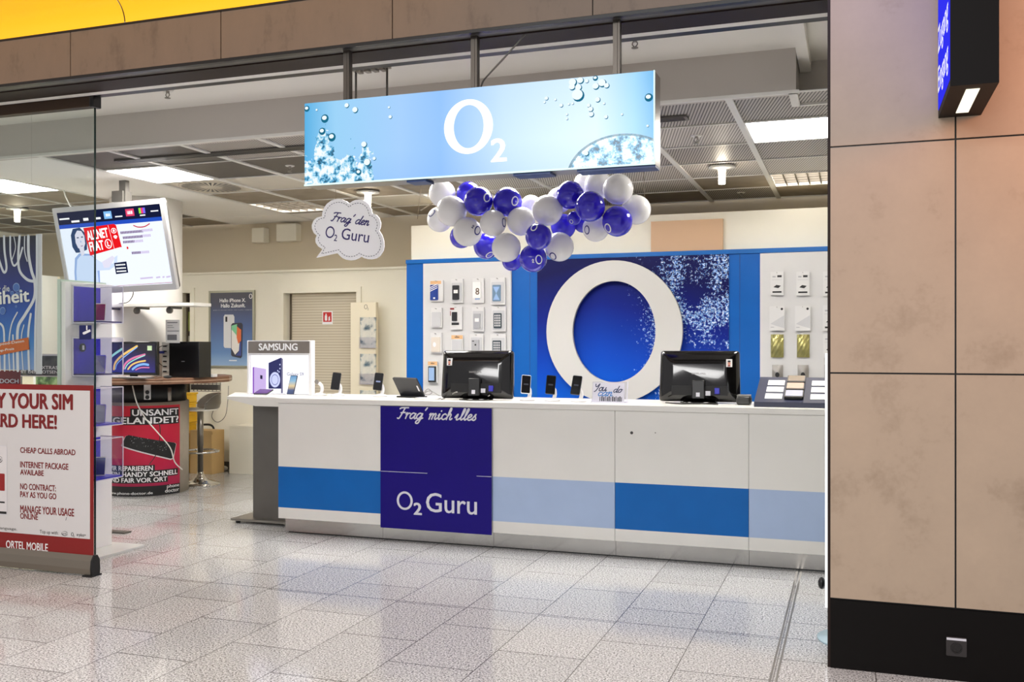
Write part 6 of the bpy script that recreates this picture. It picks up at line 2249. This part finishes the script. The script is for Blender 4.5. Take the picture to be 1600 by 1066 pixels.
mb = MB().use(mat('ribbon_white', (222, 224, 234), .4))
for k, (p_, w_) in enumerate((([(25, 112), (28, 200), (40, 300), (20, 320), (-20, 200)], .020), ([(62, 112), (64, 220), (82, 285), (110, 260), (135, 180)], .016), ([(118, 112), (110, 240), (120, 320), (165, 370), (210, 380)], .022),
                              ([(170, 112), (172, 220), (190, 320), (208, 380), (205, 480), (150, 580), (110, 650), (105, 760), (108, 910)], .026), ([(222, 112), (222, 400), (212, 640), (210, 910)], .018), ([(185, 575), (170, 700), (175, 910)], .02),
                              ([(105, 565), (70, 640), (55, 760), (60, 910)], .012), ([(-20, 620), (20, 650), (28, 740), (30, 910)], .018), ([(85, 112), (95, 180), (75, 250)], .008), ([(145, 640), (130, 720), (140, 910)], .01), ([(80, 700), (85, 910)], .014), ([(0, 760), (5, 910)], .012), ([(150, 112), (150, 200), (165, 260)], .01))):
    mb.ribbon([RV(*q) for q in p_], w_, M, 0.0008 + 0.0002 * k)
mb.build('ribbon_motif', parent=t)
mb = MB().use(mat('bubble_tint', (70, 110, 190), .3))
for k, (x, y, r) in enumerate(((100, 415, 28), (75, 450, 14), (125, 440, 14), (105, 460, 16), (60, 435, 9), (20, 555, 24), (100, 530, 8))):
    q = RV(x, y)
    rr_ = r / 3.807 / F_PX * 6.8
    mb.use(mat('bubble_rim', (150, 180, 226), .3)).prism(ellipse(q[0], q[1], rr_, rr_, 20), M, .004 + .0003 * k, .004 + .0003 * k)
    mb.use(mat('bubble_tint', (60, 96, 180), .3)).prism(ellipse(q[0], q[1] - rr_ * .05, rr_ * .9, rr_ * .88, 20), M, .0041 + .0003 * k, .0041 + .0003 * k)
mb.build('bubble_motif', parent=t)
mb = MB().use(letter_white)
rot = math.radians(3.5)
q = RV(-60, 448)
Mr = frame((q[0], YV - 0.008, q[1]), (math.cos(rot), 0, math.sin(rot)), (-math.sin(rot), 0, math.cos(rot)))
mb.text('für die', Mr, (0.05, RV(62, 440)[0] - q[0], -0.005, 0.045), bold=0.0)
q = RV(-130, 530)
Mr = frame((q[0], YV - 0.008, q[1]), (math.cos(rot), 0, math.sin(rot)), (-math.sin(rot), 0, math.cos(rot)))
mb.text('Freiheit', Mr, (0.0, RV(180, 520)[0] - q[0], 0, 0.098), bold=0.03)
mb.build('lettering', parent=t)
mb = MB().use(mat('orange_tag', (206, 100, 20), .5)).prism([RV(-150, 778), RV(-150, 848), RV(180, 785), RV(174, 713)], M, 0.008, 0.009)
mb.use(letter_white)
q = RV(-110, 782)
rot = math.radians(6)
Mr = frame((q[0], YV - 0.0101, q[1]), (math.cos(rot), 0, math.sin(rot)), (-math.sin(rot), 0, math.cos(rot)))
mb.text('mit Highspeed-Daten', Mr, (0, RV(152, 740)[0] - q[0], 0, 0.026), bold=0.01)
q = RV(-70, 813)
Mr = frame((q[0], YV - 0.0101, q[1]), (math.cos(rot), 0, math.sin(rot)), (-math.sin(rot), 0, math.cos(rot)))
mb.text('zum Top-Preis', Mr, (0, RV(92, 780)[0] - q[0], 0, 0.024), bold=0.02)
mb.build('price_tag', parent=t)
for x in (x0 + 0.1, x1 - 0.1):
    MB().use(steel).cyl((x, YV + 0.002, z1), (x, YV + 0.002, 3.25), 0.0006, 4).build('wire', parent=t)

# shelf unit far left
YU = 8.3
xr, xl = at(90, 500, YU).x, at(90, 500, YU).x - 1.6
t = thing('shelf_unit', 'white wall shelf unit at the far left of the shop', 'shelf', ((xr + xl) / 2, YU, 0))
MB().use(rk).box(xl, xr, YU, YU + 0.03, 0, 2.25).build('back_panel', parent=t)
for x in (xl, xr - 0.03):
    MB().use(white).box(x, x + 0.03, YU - 0.3, YU, 0, 2.25).build('side_panel', parent=t)
for v in (448, 504, 512, 532):
    z = at(76, v, YU - 0.3).z
    o = MB().use(black if v == 504 else white).box(xl + 0.03, xr - 0.03, YU - 0.3, YU - 0.01, z, z + 0.02).build('shelf_board', parent=t)
a, b = at(66, 554, 6.6), at(88, 588, 6.6)
t = thing('dark_poster', 'small dark poster with white headline between ribbon poster and display stand', 'poster', ((a.x + b.x) / 2, 6.6, b.z))
MB().use(paper).box(a.x - 0.28, b.x + 0.03, 6.60, 6.606, b.z - 0.006, a.z + 0.005).build('sheet', parent=t)
n = N('dark_print')
n.link(n.ramp(n.noise(9, 4), [(.35, lin((40, 46, 52))), (.55, lin((84, 90, 92))), (.7, lin((120, 124, 90)))]), n.b.inputs['Base Color'])
MB().use(n.m).box(a.x - 0.27, b.x + 0.025, 6.597, 6.60, b.z + 0.004, a.z - 0.012).build('print', parent=t)
mb = MB().use(letter_white)
M = wall_plane(6.597)
h = a.z - b.z
mb.text('GROSSE EXTRAS', M, (a.x - 0.26, b.x + 0.02, b.z + .32 * h, b.z + .47 * h), bold=.02)
mb.text('MIT DEN LOTSEN', M, (a.x - 0.26, b.x + 0.02, b.z + .12 * h, b.z + .26 * h), bold=.02)
mb.build('lettering', parent=t)
MB().use(steel).box(a.x - 0.27, a.x - 0.25, 6.607, 6.625, 0.0, b.z).build('post', parent=t)
MB().use(steel).box(a.x - 0.38, a.x - 0.12, 6.50, 6.73, 0.0, 0.012).build('foot', parent=t)
a, b = at(0, 580, 6.2), at(31, 605, 6.2)
t = thing('red_poster', 'dark red poster reading SIE DOCH below the ribbon poster', 'poster', (b.x - 0.3, 6.2, 0))
MB().use(mat('deep_red_print', (110, 14, 22), .5)).box(b.x - 0.65, b.x, 6.20, 6.206, 0.55, at(20, 579, 6.2).z).build('sheet', parent=t)
MB().use(letter_grey).text('FRAGEN SIE DOCH', wall_plane(6.2), (b.x - 0.60, at(29, 599, 6.2).x, at(20, 599, 6.2).z, at(20, 592.5, 6.2).z), bold=.02).build('lettering', parent=t)
MB().use(steel).box(b.x - 0.34, b.x - 0.30, 6.207, 6.23, 0.0, 1.0).build('post', parent=t)
MB().use(steel).box(b.x - 0.5, b.x - 0.15, 6.08, 6.34, 0.0, 0.012).build('foot', parent=t)
p0, p1 = at(56, 580, 7.2), at(86, 606, 7.2)
n = N('leafy_print')
n.link(n.ramp(n.noise(11, 5), [(.35, lin((40, 60, 36))), (.5, lin((96, 130, 74))), (.64, lin((170, 196, 140)))]), n.b.inputs['Base Color'])
t = thing('green_poster', 'green leafy poster stand behind the roll-up banner', 'poster', ((p0.x + p1.x) / 2, 7.2, 0))
MB().use(n.m).box(p0.x, p1.x + 0.02, 7.2, 7.206, 0.6, p0.z).build('sheet', parent=t)
MB().use(steel).box(p0.x + 0.05, p0.x + 0.07, 7.207, 7.225, 0, 1.0).build('post', parent=t)
MB().use(steel).box(p0.x - 0.04, p0.x + 0.16, 7.1, 7.33, 0, 0.012).build('foot', parent=t)
# flat foot bar of a stand (seen at floor near the display stand)
p = atz(192, 833, 0.0)
t = thing('easel_stand', 'poster easel behind the display stand with a flat dark foot', 'stand', (p.x - 0.15, p.y, 0))
MB().use(grey_metal).box(p.x - 0.35, p.x + 0.05, p.y - 0.04, p.y + 0.04, 0, 0.012).build('foot', parent=t)
MB().use(grey_metal).box(p.x - 0.19, p.x - 0.17, p.y - 0.01, p.y + 0.01, 0.012, 1.3).build('post', parent=t)

# ------------------------------------------------------------------ edge-on light stele at the wall
t = thing('light_stele', 'narrow bright white stele on a round pale blue foot at the stone wall edge', 'stand', (0.02, 5.22, 0))
MB().use(glow('stele_glow', (255, 255, 255), 1.3)).box(-0.136, 0.19, 5.205, 5.235, 0.16, 1.46).build('lit_panel', parent=t)
MB().use(mat('foot_pale_blue', (186, 214, 226), 0.2)).lathe([(0.001, 0.0), (0.175, 0.0), (0.175, 0.012), (0.001, 0.014)], Matrix.Translation((0.0, 5.22, 0)), 40).build('foot', parent=t)
MB().use(white).box(-0.03, 0.03, 5.205, 5.235, 0.014, 0.16).build('stem', parent=t)
MB().use(black).ball((-0.152, 5.22, 0.28), 0.02, 1, 1, 1.6, 10).build('knob', parent=t)
